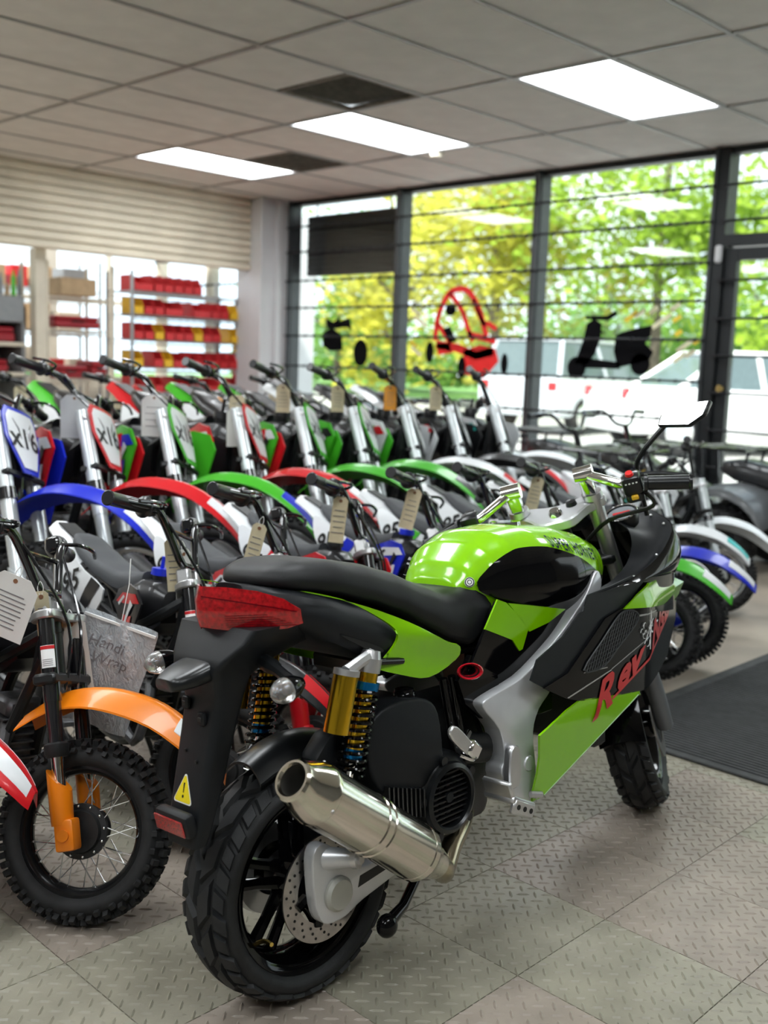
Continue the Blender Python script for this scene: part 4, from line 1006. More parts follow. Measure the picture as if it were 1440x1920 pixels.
for s in (-1, 1):
    b = MB(); b.cyl((.03, s * .09, .016), (.03, s * .09, .03), .026, .024, 20); b.cyl((.03, s * .09, .03), (.03, s * .09, .04), .015, seg=16); fpart(b, 'fork_cap', m_alu)
    b = MB(); b.cyl((.03, s * .09, .04), (.03, s * .09, .046), .0155, .013, 16); fpart(b, 'fork_plug', m_sblack)
    b = MB(); b.cyl((.03, s * .09, .02), (.03, s * .09, -.36), .0195, seg=18); fpart(b, 'fork_tube', m_alu)
    b = MB(); b.tube([(.03, s * .09, -.34), (.03, s * .09, -.60), (.04, s * .088, FL - .02)], [.025, .025, .022], 16); b.box((.045, s * .088, FL), (.05, .03, .05), bev=.01); fpart(b, 'fork_lower', mat('grey_fork', (.16, .17, .185), .4, .3))
    b = MB(); b.prism([(-.018, -.016), (.018, -.016), (.018, .016), (-.018, .016)], (.026, s * .088, .03), (1, 0, 0), (0, 1, 0), (-.012, 0, .056), bev=.006, seg=2); b.cyl((.012, s * .088 - .022, .088), (.012, s * .088 + .022, .088), .019, seg=18); fpart(b, 'bar_riser', m_chrome)
b = MB(); b.box((.03, 0, -.15), (.05, .2, .03), bev=.008); fpart(b, 'lower_clamp', m_sblack)
b = MB(); b.cyl((0, 0, -.15), (0, 0, 0), .022, seg=16); fpart(b, 'steering_stem', m_sblack)
def L2S(p): return SMI @ V(p)
g0 = L2S((.872, -.165, .886)); g1 = L2S((.955, -.302, .886)); rt0 = V((.012, -.088, .088))
gd = (g1 - g0).normalized()
for s in (-1, 1):
    F = (lambda v: V((v.x, v.y, v.z))) if s < 0 else (lambda v: V((v.x, -v.y, v.z)))
    b = MB(); b.tube([F(rt0), F(g0), F(g0 + gd * .02)], .0115, 14); fpart(b, 'handlebar', m_chrome)
    b = MB(); b.tube([F(g0 + gd * .055), F(g0 + gd * .062), F(g0 + gd * .064), F(g1 - gd * .008), F(g1 - gd * .006), F(g1)], [.021, .021, .0165, .0165, .0185, .0175], 18)
    fpart(b, 'grip', m_sblack)
    b = MB(); c = g0 + gd * .028; b.box(F(c), (.042, .044, .046), RZ(-.55 * s).to_3x3() if False else None, bev=.009, seg=2); b.box(F(c + V((0, 0, -.03))), (.036, .04, .026), bev=.006); sw2 = fpart(b, 'switch_housing', m_sblack)
    if s < 0:
        b = MB(); b.cyl(F(c + V((-.004, 0, .024))), F(c + V((-.006, 0, .031))), .010, .008, 16); b.build('kill_switch', mat('switch_red', (.65, .01, .01), .3), sw2)
        b = MB(); b.box(F(c + V((-.021, 0, -.026))), (.008, .016, .011), bev=.002); b.build('starter_button', mat('switch_yellow', (.85, .48, .02), .35), sw2)
        b = MB()
        for k in range(4): b.box(F(c + V((-.0215, -.012 + k * .008, .010))), (.001, .004, .003))
        b.build('switch_print', m_white, sw2, smooth=False)
    b = MB(); b.tube(smooth_path([F(g0 + gd * .03 + V((.025, 0, .0))), F(g0 + gd * .05 + V((.05, 0, -.002))), F(g0 + gd * .10 + V((.06, 0, -.006))), F(g0 + gd * .16 + V((.045, 0, -.008)))], 4), .0055, 8); b.box(F(g0 + gd * .03 + V((.028, 0, 0))), (.035, .035, .03), bev=.006); fpart(b, 'brake_lever', m_sblack)
b = MB(); b.tube(smooth_path([g0 + gd * .05 + V((0, 0, -.02)), g0 + gd * .06 + V((0, 0, -.06)), g0 + V((.03, .05, -.10)), V((.06, -.03, -.12))], 5), .005, 6); fpart(b, 'throttle_cable', m_black_p)
# front wheel
FWM = SM @ T(.048, 0, FL - .012)
ri = alloy_wheel(BK, .212, .054, .058, FWM, True)
b = MB(); b.lathe([(.06, -.070), (.09, -.070), (.09, -.066), (.06, -.066)], seg=48, closed=True); b.build('front_disc', MATS['brake_disc_steel'], BK, FWM)
b = MB(); b.box((.0, -.075, .10), (.07, .04, .05), bev=.012, seg=2); b.build('brake_caliper', m_sblack, BK, FWM)
b = MB(); R_ = []
for k in range(15):
    a = math.radians(150 - k * 9.5); r = .232; row = []
    for q in range(7):
        t = -1 + q / 3; row.append((r * math.cos(a), t * .058, (r - .022 * abs(t) ** 2.4) * math.sin(a)))
    R_.append(row + [(x * .985, y, z * .985) for x, y, z in reversed(row)])
b.loft(R_); b.build('front_fender', m_gblack, BK, FWM)
# mirror
b = MB(); mo = [(-.205, 1.012), (-.212, 1.040), (-.238, 1.062), (-.325, 1.068), (-.312, 1.034), (-.278, 1.010)]
b.prism(mo, (.985, 0, 0), (0, 1, 0), (0, 0, 1), (.022, 0, 0), bev=.004, seg=2); MT = T(.99, -.258, 1.04) @ RZ(.25) @ RY(.25) @ T(-.99, .258, -1.04); mr = b.build('mirror', m_sblack, BK, MT)
ctr = V((-.258, 1.040)); b = MB(); b.prism([tuple(ctr + (V(p) - ctr) * .90) for p in mo], (.9835, 0, 0), (0, 1, 0), (0, 0, 1), (.0015, 0, 0)); b.build('mirror_glass', m_mirror, mr, smooth=False)
b = MB(); b.tube(smooth_path([(1.0, -.218, 1.022), (.99, -.185, .985), (.985, -.155, .948), (1.0, -.135, .91), (1.05, -.13, .80)], 4), [.006] * 17, 8); b.sphere((1.0, -.220, 1.02), .010, 10, 8); b.build('mirror_stem', m_sblack, BK)
# dark filler between frame and engine
b = MB(); b.box((.60, 0, .50), (.26, .14, .20), bev=.04); b.build('air_filter_box', m_dark_eng, BK)
b = MB(); b.box((.62, -.12, .455), (.05, .02, .10), bev=.004); b.build('radiator_bracket', m_dark_eng, BK)
b = MB(); b.box((.80, 0, .40), (.05, .30, .22), bev=.01); b.build('radiator', m_dark_eng, BK)
b = MB(); b.box((.80, 0, .66), (.10, .14, .12), bev=.03); b.build('steering_head', m_sblack, BK)
# ------------------------------------------------------------------ dirt bikes
def pal(name, c, **k): return mat(name, c, k.pop('rough', .34), coat=k.pop('coat', .25), var=.03, **k)
PC = dict(orange=pal('plastic_orange', (.85, .22, .005)), red=pal('plastic_red', (.62, .008, .015)), blue=pal('plastic_blue', (.004, .02, .52)), green=pal('plastic_green', (.06, .45, .02)),
          white=pal('plastic_white', (.75, .77, .79)), black=pal('plastic_black', (.010, .010, .012)), teal=pal('plastic_teal', (.02, .45, .42)), grey=pal('plastic_grey', (.10, .105, .11)), yellow=pal('plastic_yellow', (.8, .5, .02)))
m_forkb = mat('fork_black', (.010, .010, .012), .15, coat=.8); m_forks = mat('fork_silver', (.66, .70, .72), .28, .5, var=.03)
m_dframe = mat('black_frame', (.010, .011, .012), .35, var=.1); m_seatd = mat('grey_seat', (.055, .058, .064), .6, bump=.2, bscale=600)
m_knob = mat('knobby_tyre', (.017, .017, .018), .75, var=.3, vscale=40); m_rimb = mat('rim_black', (.012, .012, .013), .22, .3); m_rims = mat('rim_silver', (.70, .71, .72), .2, .9)
m_spoke = mat('spoke_steel', (.75, .76, .77), .2, .9); m_engb = mat('engine_dark', (.020, .020, .021), .45, .2, var=.4, vscale=30); m_engs = mat('engine_grey', (.13, .13, .135), .45, .6, var=.4, vscale=30)
m_foil = mat('foil_paper', (.60, .61, .62), .35, .2)
SPEC = dict(
    pit=dict(rf=.185, rr=.168, twf=.036, twr=.042, wb=.685, C=(-.190, .585), rake=math.radians(21), s=1.0, bz=.190, bw=.275, fr=.0165, wl=.12),
    mid=dict(rf=.275, rr=.245, twf=.042, twr=.052, wb=1.12, C=(-.315, .885), rake=math.radians(26), s=1.40, bz=.17, bw=.36, fr=.021, wl=.19))
MC = {}
def cached(key, fn):
    if key not in MC: MC[key] = fn()
    return MC[key]

def spoke_wheel_parts(ty, R, tw, sec, spokes_each):
    def tire(): return tyre_mesh(R - .012, tw, sec, 30 if ty == 'pit' else 36, .013, 'knob', seg=60)
    def rim():
        ri = R - sec - .008; w = tw * .62; b = MB()
        b.lathe([(ri + .006, -w), (ri + .004, -w + .004), (ri - .006, -w + .008), (ri - .010, 0), (ri - .006, w - .008), (ri + .004, w - .004), (ri + .006, w), (ri - .004, w), (ri - .013, w - .008), (ri - .016, 0), (ri - .013, -w + .008), (ri - .004, -w)], seg=56, closed=True); return b.mesh('rim', fix=True)
    def hub():
        b = MB(); h = R * .30; b.lathe([(0, -.030), (h * .74, -.030), (h * .78, -.026), (h * .80, -.022), (h, -.020), (h, -.010), (h * .5, -.006), (h * .5, .02), (h * .8, .022), (h * .8, .03), (0, .032)], seg=36)
        return b.mesh('hub', fix=True)
    def spokes():
        b = MB(); n = 36; ri = R - sec - .016
        for k in range(n):
            a = 2 * PI * k / n; sg = 1 if k % 2 else -1; o = (.30 if (k // 2) % 2 else -.30); h = R * .29
            p0 = (h * math.cos(a), sg * .017, h * math.sin(a)); p1 = (ri * math.cos(a + o), 0, ri * math.sin(a + o))
            q = V(p1).lerp(V(p0), .12)
            b.tube([p0, q], .0014, 5); b.tube([q, p1], .0026, 6)
        return b.mesh('spokes', fix=True)
    return [('tire', cached((ty, R, 't'), tire)), ('rim', cached((ty, R, 'r'), rim)), ('hub', cached((ty, R, 'h'), hub)), ('spokes', cached((ty, R, 's'), spokes))]

def ctext(key, body, size, fm, **k):
    def f():
        b = MB(); b.text(body, size, fm, .2, 0, **k); return b.mesh(body)
    return cached(key, f)

def dirt_bike(ty, x, y, yaw, steer, lean, cols, label, group, near=False, plate=None, side='95', silver_fork=False, tail=True, name='dirt_bike', grip_c=None, cap=None, shroud=None, scl=1.0):
    S = SPEC[ty]; s = S['s']; main, acc, seatc, rimc = cols
    E_ = empty(name, (x, y, 0), (0, 0, 0), label, 'dirt bike', group)
    E_.matrix_world = T(x, y, 0) @ RZ(yaw) @ RX(-lean) @ Matrix.Scale(scl, 4)
    rk = S['rake']; C = V((S['C'][0], 0, S['C'][1])); SM0 = T(*C) @ RY(-rk); SMx = SM0 @ RZ(steer); inv = SM0.inverted()
    ax = inv @ V((0, 0, S['rf']))       # axle in steering coordinates
    def B(nm, key, fn, m, mtx=None):
        return mkobj(nm, cached((ty,) + (key if isinstance(key, tuple) else (key,)), fn), m, E_, mtx)
    # wheels
    FW = SMx @ T(*ax)
    for (nm, me), m in zip(spoke_wheel_parts(ty, S['rf'], S['twf'], S['twf'] * 1.35, near), (m_knob, rimc, m_engb, m_spoke)):
        if nm == 'spokes' and near:
            n = 36; ri = S['rf'] - S['twf'] * 1.35 - .016
            for k in range(n):
                a = 2 * PI * k / n; sg = 1 if k % 2 else -1; o = (.30 if (k // 2) % 2 else -.30); h = S['rf'] * .29
                p0 = (h * math.cos(a), sg * .017, h * math.sin(a)); p1 = (ri * math.cos(a + o), 0, ri * math.sin(a + o)); q = V(p1).lerp(V(p0), .14)
                b = MB(); b.tube([p0, q], .0013, 6); b.tube([q, p1], .0026, 6); b.build('spoke', m_spoke, E_, FW)
            for k in range(12):
                a = 2 * PI * k / 12; h = S['rf'] * .27; b = MB(); b.sphere((h * math.cos(a), -.0215, h * math.sin(a)), .0035, 8, 5); b.build('hub_bolt', m_chrome, E_, FW)
        else:
            o = mkobj('wheel_' + nm if nm != 'tire' else 'tire', me, m, E_, FW)
            if nm == 'spokes': o['kind'] = 'stuff'; o.name = 'wheel_spoke'
    RWm = T(-S['wb'], 0, S['rr'])
    for (nm, me), m in zip(spoke_wheel_parts(ty, S['rr'], S['twr'], S['twr'] * 1.25, False), (m_knob, rimc, m_engb, m_spoke)):
        o = mkobj('wheel_' + nm if nm != 'tire' else 'tire', me, m, E_, RWm)
        if nm == 'spokes': o['kind'] = 'stuff'; o.name = 'wheel_spoke'
    # fork
    fw = .068 * (1 + (s - 1) * .6); al = ax.z; aa = ax.x
    for sg in (-1, 1):
        yy = sg * fw
        if silver_fork:
            def f():
                b = MB(); b.cyl((aa * .55, yy, .035), (aa * .55, yy, al * .52), S['fr'] * 1.25, seg=16); return b.mesh('f', fix=True)
            B('fork_tube', ('fts', sg), f, m_forks)
            def f():
                b = MB(); b.cyl((aa * .55, yy, al * .50), (aa * .55, yy, al * .90), S['fr'] * 1.15, seg=14); return b.mesh('f', fix=True)
            B('fork_slider', ('fss', sg), f, m_forks)
            def f():
                b = MB(); b.cyl((aa * .55, yy, al * .34), (aa * .55, yy, al * .40), S['fr'] * 1.5, seg=16); return b.mesh('f', fix=True)
            B('fork_band', ('fbs', sg), f, m_forkb)
        else:
            def f():
                b = MB(); b.cyl((aa * .55, yy, .0), (aa * .55, yy, al * .62), S['fr'], seg=18); b.cyl((aa * .55, yy, -.04), (aa * .55, yy, al * .40), S['fr'] * 1.12, seg=18); return b.mesh('f', fix=True)
            B('fork_tube', ('ft', sg), f, m_forkb)
            def f():
                b = MB(); b.lathe([(S['fr'], 0), (S['fr'] * 1.5, .004), (S['fr'] * 1.5, .022), (S['fr'] * 1.2, .03), (S['fr'] * .8, .03)], (aa * .55, yy, al * .585), (0, 0, -1), 18); return b.mesh('f', fix=True)
            B('fork_seal', ('fs', sg), f, m_engb)
            def f():
                b = MB(); b.cyl((aa * .55, yy, al * .60), (aa * .55, yy, al * .86), S['fr'] * .78, seg=16); return b.mesh('f', fix=True)
            B('fork_slider', ('fl', sg), f, m_chrome)
        def f():
            b = MB(); r_ = S['fr'] * 1.45; o_ = V((aa * .55, yy, 0)); rings = []
            for t, w, dz in ((.755, 1.0, -.02), (.80, 1.0, -.006), (.88, .98, 0), (.955, .92, 0)):
                z = al * t; rings.append([(o_.x + r_ * w * math.cos(a) , yy + r_ * w * math.sin(a), z + (dz * math.cos(a) * 1.2)) for a in [2 * PI * q / 18 for q in range(18)]])
            b.loft(rings); b.box((aa * .8, yy, al), (r_ * 1.7, r_ * 1.7, r_ * 2.6), bev=.006, seg=2); b.cyl((aa * .8, yy + sg * r_ * .8, al), (aa * .8, yy + sg * r_ * 1.05, al), r_ * .5, seg=14); return b.mesh('f', fix=True)
        fl_ = B('fork_guard', ('fg', sg), f, main if not silver_fork else m_forks)
        if near:
            b = MB(); b.sphere((aa * .55 + .004, yy - sg * .001, al * .87), .0, 4, 3)
    for o in [c for c in E_.children if c.name.startswith('fork')]: o.matrix_local = SMx
    def f():
        b = MB(); b.prism(sp2([(-.028 * s, -fw * .6), (-.03 * s, 0), (-.028 * s, fw * .6), (aa * .2, fw + .02), (aa * .55 + .022, fw + .022), (aa * .55 + .024, fw * .7), (aa * .4 + .02, 0), (aa * .55 + .024, -fw * .7), (aa * .55 + .022, -fw - .022), (aa * .2, -fw - .02)], 3), (0, 0, -.006), (1, 0, 0), (0, 1, 0), (0, 0, .018), bev=.003)
        for sg in (-1, 1): b.box((-.005, sg * .030 * s, .028), (.034 * s, .026 * s, .045), bev=.005)
        return b.mesh('c', fix=True)
    B('top_clamp', 'tc', f, m_alu, SMx)
    def f():
        b = MB(); b.box((aa * .4, 0, -.13 * s), (.05 * s, fw * 2 + .05, .024), bev=.006); b.cyl((0, 0, -.13 * s), (0, 0, 0), .02, seg=12); return b.mesh('c', fix=True)
    B('lower_clamp', 'lc', f, m_dframe, SMx)
    # handlebar
    bz, bw = S['bz'], S['bw']
    def f():
        b = MB(); pts = [(0, 0, .055)] + [(0, .035, .055), (-.004, .050, .07), (-.012, .085, bz * .72), (-.018, .12, bz * .95), (-.03, .16, bz), (-.07, bw, bz * 1.02)]
        rgt = smooth_path(pts[1:], 3); path = [V((p.x, -p.y, p.z)) for p in reversed(rgt)] + rgt
        b.tube(path, .0105 if ty == 'pit' else .0125, 10); b.tube([(-.012, -.09, bz * .74), (-.012, .09, bz * .74)], .006, 8); return b.mesh('b', fix=True)
    B('handlebar', 'hb', f, m_forkb, SMx)
    for sg in (-1, 1):
        g0 = V((-.042, sg * (bw - .125), bz * 1.008)); g1 = V((-.072, sg * (bw + .006), bz * 1.022)); gd = (g1 - g0).normalized()
        def f():
            b = MB(); b.tube([g0 - gd * .012, g0 - gd * .002, g0, g0 + gd * .004, g0 + gd * .01, g1 - gd * .006, g1 - gd * .002, g1], [.021, .027, .027, .021, .0165, .0165, .0185, .016], 16); return b.mesh('g', fix=True)
        B('grip', ('gr', sg), f, grip_c or PC['black'], SMx)
        def f():
            b = MB(); c = g0 - gd * .03; b.box(c, (.035, .028, .034), bev=.006); b.tube(smooth_path([c + V((.02, 0, -.004)), c + V((.05, sg * .03, -.006)), c + V((.055, sg * .09, -.012)), c + V((.035, sg * .15, -.016))], 4), .0048, 7)
            b.tube(smooth_path([c + V((.01, 0, -.01)), c + V((.035, -sg * .03, -.05)), V((.05, sg * .03, -.02)), V((.03, sg * .03, al * .35))], 5), .0036, 6); return b.mesh('l', fix=True)
        B('lever', ('lv', sg), f, m_forkb, SMx)
    # front fender
    R = S['rf']; k_ = 1.0 if ty == 'pit' else 1.0
    fp = [(-.185, .190), (-.12, .250), (-.05, .280), (.02, .287), (.10, .277), (.17, .247), (.225, .212), (.262, .178)] if ty == 'pit' else [(-.24, .33), (-.16, .42), (-.07, .470), (.03, .485), (.14, .475), (.25, .430), (.33, .375), (.385, .315)]
    def f():
        b = MB(); P = smooth_path([(px_, 0, R + pz - (.0 if ty == 'pit' else .02)) for px_, pz in fp], 3); n = len(P); rings = []
        for i, p in enumerate(P):
            t = i / (n - 1); w = (.050 + .016 * math.sin(PI * min(1, t * 1.25))) * (1.0 if ty == 'pit' else 1.22) * (1 if t < .82 else 1 - (t - .82) * 3.6); dr = .030 * (.5 + .5 * math.sin(PI * t)) + .008
            row = [(q, -dr * max(0, abs(q) - .45) / .55 * 1.0 + (.006 if abs(q) < .35 else 0)) for q in (-1, -.85, -.62, -.42, -.3, 0, .3, .42, .62, .85, 1)]
            up = [V((p.x, q * w, p.z + dz)) for q, dz in row]
            rings.append([inv @ v for v in up] + [inv @ (v - V((0, 0, .004))) for v in reversed(up)])
        b.loft(rings); return b.mesh('ff', fix=True)
    ff = B('front_fender', 'ff', f, main, SMx)
    def f():
        b = MB(); P = smooth_path([(px_, 0, R + pz - (.0 if ty == 'pit' else .02)) for px_, pz in fp], 3); n = len(P)
        for lo, hi, a_, c_ in ((int(n * .66), n - 1, .30, .75),):
            for sg in (-1, 1):
                rings = []
                for i in range(lo, hi):
                    t = i / (n - 1); w = (.050 + .016 * math.sin(PI * min(1, t * 1.25))) * (1.0 if ty == 'pit' else 1.22) * (1 if t < .82 else 1 - (t - .82) * 3.6); dr = .030 * (.5 + .5 * math.sin(PI * t)) + .008
                    z = lambda q: P[i].z - dr * max(0, abs(q) - .45) / .55 + .0075 - (.006 if abs(q) > .38 else 0)
                    rings.append([inv @ V((P[i].x, sg * q * w, z(q))) for q in (a_, (a_ + c_) / 2, c_)] + [inv @ V((P[i].x, sg * q * w, z(q) - .004)) for q in (c_, (a_ + c_) / 2, a_)])
                b.loft(rings)
        return b.mesh('fs', fix=True)
    mkobj('fender_stripe', cached((ty, 'fstripe'), f), acc, ff)
    # number plate on the bars
    if plate:
        def f():
            b = MB(); h = S['wl']; o = [(-.40 * h, .55 * h), (-.50 * h, .40 * h), (-.52 * h, -.05 * h), (-.22 * h, -.72 * h), (.22 * h, -.72 * h), (.52 * h, -.05 * h), (.50 * h, .40 * h), (.40 * h, .55 * h)]
            b.patch(o, lambda u, v: (aa + .035 - .9 * u * u - .06 * v, u, -.045 + v), .03, .004); return b.mesh('np', fix=True)
        np_ = B('number_plate', 'np', f, main, SMx)
        def f():
            b = MB(); h = S['wl'] * .86; o = [(-.40 * h, .55 * h), (-.50 * h, .40 * h), (-.52 * h, -.05 * h), (-.22 * h, -.72 * h), (.22 * h, -.72 * h), (.52 * h, -.05 * h), (.50 * h, .40 * h), (.40 * h, .55 * h)]
            b.patch(o, lambda u, v: (aa + .0375 - .9 * u * u - .06 * v, u, -.045 + v), .03, .002); return b.mesh('np', fix=True)
        mkobj('plate_field', cached((ty, 'npf'), f), PC['white'], np_)
        h = S['wl']; mkobj('plate_number', ctext((ty, 'npt', plate), plate, h * .55, lambda u, v: (aa + .0400 - .9 * u * u - .06 * (v - .02), u, -.045 + v - h * .22), align='CENTER', offset=.002), m_black_p, np_)
    # frame
    def fx(x): return -.19 + (x + .19) * .80 if ty == 'pit' else x * s + .03
    def fz(z): return (z if z < .44 else .44 + (z - .44) * .80) if ty == 'pit' else z * s
    def Q(*pp): return [V((fx(a), b_ * s, fz(c))) for a, b_, c in pp]
    hx = C.x if ty == 'pit' else (C.x - .03) / s; hz = C.z / s if ty == 'mid' else C.z * 1.06
    def f():
        b = MB(); r = .014 * s
        for sg in (-1, 1):
            b.tube(smooth_path(Q((hx, .01 * sg, hz - .03), (hx - .12, .05 * sg, hz - .12), (-.48, .055 * sg, .42), (-.53, .05 * sg, .26), (-.50, .05 * sg, .19)), 4), r, 8)
            b.tube(smooth_path(Q((-.42, .05 * sg, .46), (-.60, .05 * sg, .50), (-.86, .04 * sg, .585)), 3), r * .75, 8); b.tube(Q((-.53, .05 * sg, .30), (-.74, .045 * sg, .53)), r * .7, 8)
            b.tube(smooth_path(Q((hx + .01, .015 * sg, hz - .10), (-.28, .04 * sg, .30), (-.34, .05 * sg, .18), (-.50, .05 * sg, .18)), 4), r * .9, 8)
        b.tube(Q((hx - .01, 0, hz - .14), (hx + .005, 0, hz - .02)), .026 * s, 12); return b.mesh('fr', fix=True)
    B('frame', 'fr', f, m_dframe)
    def f():
        b = MB()
        for sg in (-1, 1): b.tube(Q((-.52, .05 * sg, .25)) + [V((-S['wb'] - .02, .055 * sg * s, S['rr']))], .017 * s, 8)
        return b.mesh('sa', fix=True)
    B('swingarm', 'sa', f, m_engs if ty == 'mid' else m_dframe)
    def f():
        b = MB(); b.box(Q((-.44, 0, .25))[0], (.20 * s, .15 * s, .14 * s), bev=.025 * s, seg=2); b.lathe([(0, -.012), (.055 * s, -.01), (.062 * s, .0), (.062 * s, .02)], Q((-.47, -.075, .25))[0], (0, 1, 0), 22); b.lathe([(.062 * s, -.02), (.062 * s, 0), (.055 * s, .01), (0, .012)], Q((-.47, .075, .25))[0], (0, 1, 0), 22); return b.mesh('en', fix=True)
    en = B('engine', 'en', f, m_engb)
    def f():
        b = MB()
        for k in range(7): b.box(Q((-.335 + k * .0, 0, .245 + k * .018))[0], (.095 * s, .10 * s, .005 * s), bev=.001)
        b.box(Q((-.335, 0, .29))[0], (.07 * s, .075 * s, .13 * s)); b.box(Q((-.325, 0, .375))[0], (.085 * s, .085 * s, .045 * s), bev=.01 * s); return b.mesh('cy', fix=True)
    B('cylinder', 'cy', f, m_engs)
    def f():
        b = MB()
        for dx, dz in ((.045, .03), (-.045, .03), (.03, -.045), (-.03, -.045), (0, .055)): b.sphere(Q((-.47 + dx, -.090, .25 + dz))[0], .006 * s, 8, 5)
        for dx, dz in ((.06, .045), (-.06, .045), (.06, -.045)): b.sphere(Q((-.40 + dx, -.078, .25 + dz))[0], .006 * s, 8, 5)
        return b.mesh('bo', fix=True)
    o = mkobj('engine_bolt', cached((ty, 'bo'), f), m_chrome, en); o['kind'] = 'stuff'
    def f():
        b = MB(); b.tube(smooth_path(Q((-.30, -.03, .34), (-.24, -.06, .30), (-.25, -.085, .20), (-.40, -.095, .30), (-.56, -.09, .40), (-.66, -.085, .45)), 4), .013 * s, 8); return b.mesh('ex', fix=True)
    B('exhaust_header', 'ex', f, m_engs)
    def f():
        b = MB(); a0, a1 = Q((-.64, -.095, .445), (-.93, -.10, .545)); d = (a1 - a0); L = d.length; b.lathe([(0, 0), (.015 * s, 0), (.034 * s, .03 * s), (.036 * s, .05 * s), (.036 * s, L - .03 * s), (.028 * s, L), (.014 * s, L), (.012 * s, L - .02), (0, L - .02)], a0, d, 18); return b.mesh('si', fix=True)
    B('silencer', 'si', f, m_alu if ty == 'mid' else m_engb)
    def f():
        b = MB(); t0, t1 = Q((-.50, 0, .47), (-.60, 0, .26)); d = (t1 - t0).normalized(); u, w, _ = frame(d); L = (t1 - t0).length
        b.tube([t0 + d * (L * k / 96) + (u * math.cos(k * .5236) + w * math.sin(k * .5236)) * .026 * s for k in range(97)], .005 * s, 6); return b.mesh('sp', fix=True)
    B('shock_spring', 'sp', f, acc if ty == 'mid' else PC['red'])
    # tank, shrouds, seat, tail
    def loft_body(tab, sec, n=16):
        x0, x1 = tab[0][0], tab[-1][0]; b = MB()
        b.loft([[V((fx(x), yy * s, fz(z))) for yy, z in sec(*lerp_tab(tab, x))] for x in [x0 + (x1 - x0) * k / n for k in range(n + 1)]]); return b
    def f():
        b = loft_body([(-.50, .045, .555, .46), (-.44, .065, .60, .45), (-.38, .07, .625, .44), (-.32, .06, .625, .45), (-.275, .035, .60, .50)], seat_sec); b.cyl(Q((-.36, 0, .62))[0], Q((-.36, 0, .645))[0], .022 * s, seg=14); return b.mesh('tk', fix=True)
    B('fuel_tank', 'tk', f, PC['black'])
    def f():
        b = MB(); b.cyl(Q((-.36, 0, .640))[0], Q((-.36, 0, .662))[0], .027 * s, .025 * s, 10); b.cyl(Q((-.36, 0, .66))[0], Q((-.355, 0, .70))[0], .005 * s, seg=8); return b.mesh('cp', fix=True)
    B('fuel_cap', 'cp', f, cap or PC['black'])
    SH = [(-.205, .575), (-.235, .615), (-.30, .622), (-.42, .585), (-.47, .535), (-.40, .505), (-.33, .44), (-.285, .39), (-.262, .40), (-.235, .49)]
    def shy(x, z): return -(.078 + .055 * max(0, min(1, (x + .46) / .2)))
    SHm = lambda off: (lambda x, z: (fx(x), (shy(x, z) - off) * s, fz(z)))
    for sg in (-1, 1):
        def f():
            b = MB(); b.patch(SH, SHm(0), .04, .005 * s); b = b if sg < 0 else b.flipped_y(); return b.mesh('sh', fix=True)
        sh = B('radiator_shroud', ('sh', sg), f, shroud or main)
        def f():
            b = MB()
            for pts in ([(-.215, .575), (-.24, .60), (-.36, .585), (-.43, .545), (-.33, .555)], [(-.25, .53), (-.34, .52), (-.31, .47), (-.268, .43)]): b.patch(pts, SHm(.0015), .04, .0005)
            b = b if sg < 0 else b.flipped_y(); return b.mesh('sg', fix=True)
        mkobj('shroud_graphic', cached((ty, 'sg', sg), f), acc, sh)
        def f():
            b = MB(); b.patch([(-.245, .565), (-.262, .578), (-.31, .50), (-.275, .44), (-.262, .45), (-.29, .50)], SHm(.0026), .04, .0004); b.patch([(-.33, .575), (-.345, .58), (-.40, .545), (-.385, .54)], SHm(.0026), .04, .0004)
            b = b if sg < 0 else b.flipped_y(); return b.mesh('sg', fix=True)
        mkobj('shroud_stripe', cached((ty, 'sst', sg), f), PC['black'] if acc is PC['white'] else PC['white'], sh)
        SP = [(-.52, .565), (-.66, .605), (-.80, .655), (-.835, .64), (-.79, .555), (-.70, .475), (-.62, .455), (-.56, .49)]
        def f():
            b = MB(); b.patch(sp2(SP, 2), lambda x, z: (fx(x), -(.072 + .012 * math.sin(PI * (z - .45) / .2)) * s, fz(z)), .04, .004 * s); b = b if sg < 0 else b.flipped_y(); return b.mesh('spn', fix=True)
        spn = B('side_panel', ('spn', sg), f, PC['white'])
        fmt = (lambda u, v: (fx(-.775 + u), -.0865 * s, fz(.505 + v + u * .35))) if sg < 0 else (lambda u, v: (fx(-.60 - u), .0865 * s, fz(.535 + v - u * .3)))
        if side: mkobj('side_number', ctext((ty, 'sd', side, sg), side, .105, fmt, offset=.002), m_black_p, spn)
        def f():
            b = MB(); b.patch([(-.54, .575), (-.60, .592), (-.66, .50), (-.62, .48)], lambda x, z: (fx(x), -(.0745 + .012 * math.sin(PI * (z - .45) / .2)) * s, fz(z)), .04, .0005); b = b if sg < 0 else b.flipped_y(); return b.mesh('spg', fix=True)
        mkobj('panel_flash', cached((ty, 'spg', sg), f), main if main is not PC['white'] else acc, spn)
    def f():
        return loft_body([(-.86, .028, .705, .685), (-.82, .048, .700, .665), (-.74, .056, .670, .625), (-.64, .058, .640, .59), (-.54, .052, .622, .565), (-.46, .045, .628, .56), (-.40, .036, .645, .60)], seat_sec, 20).mesh('se', fix=True)
    B('seat', 'se', f, seatc)
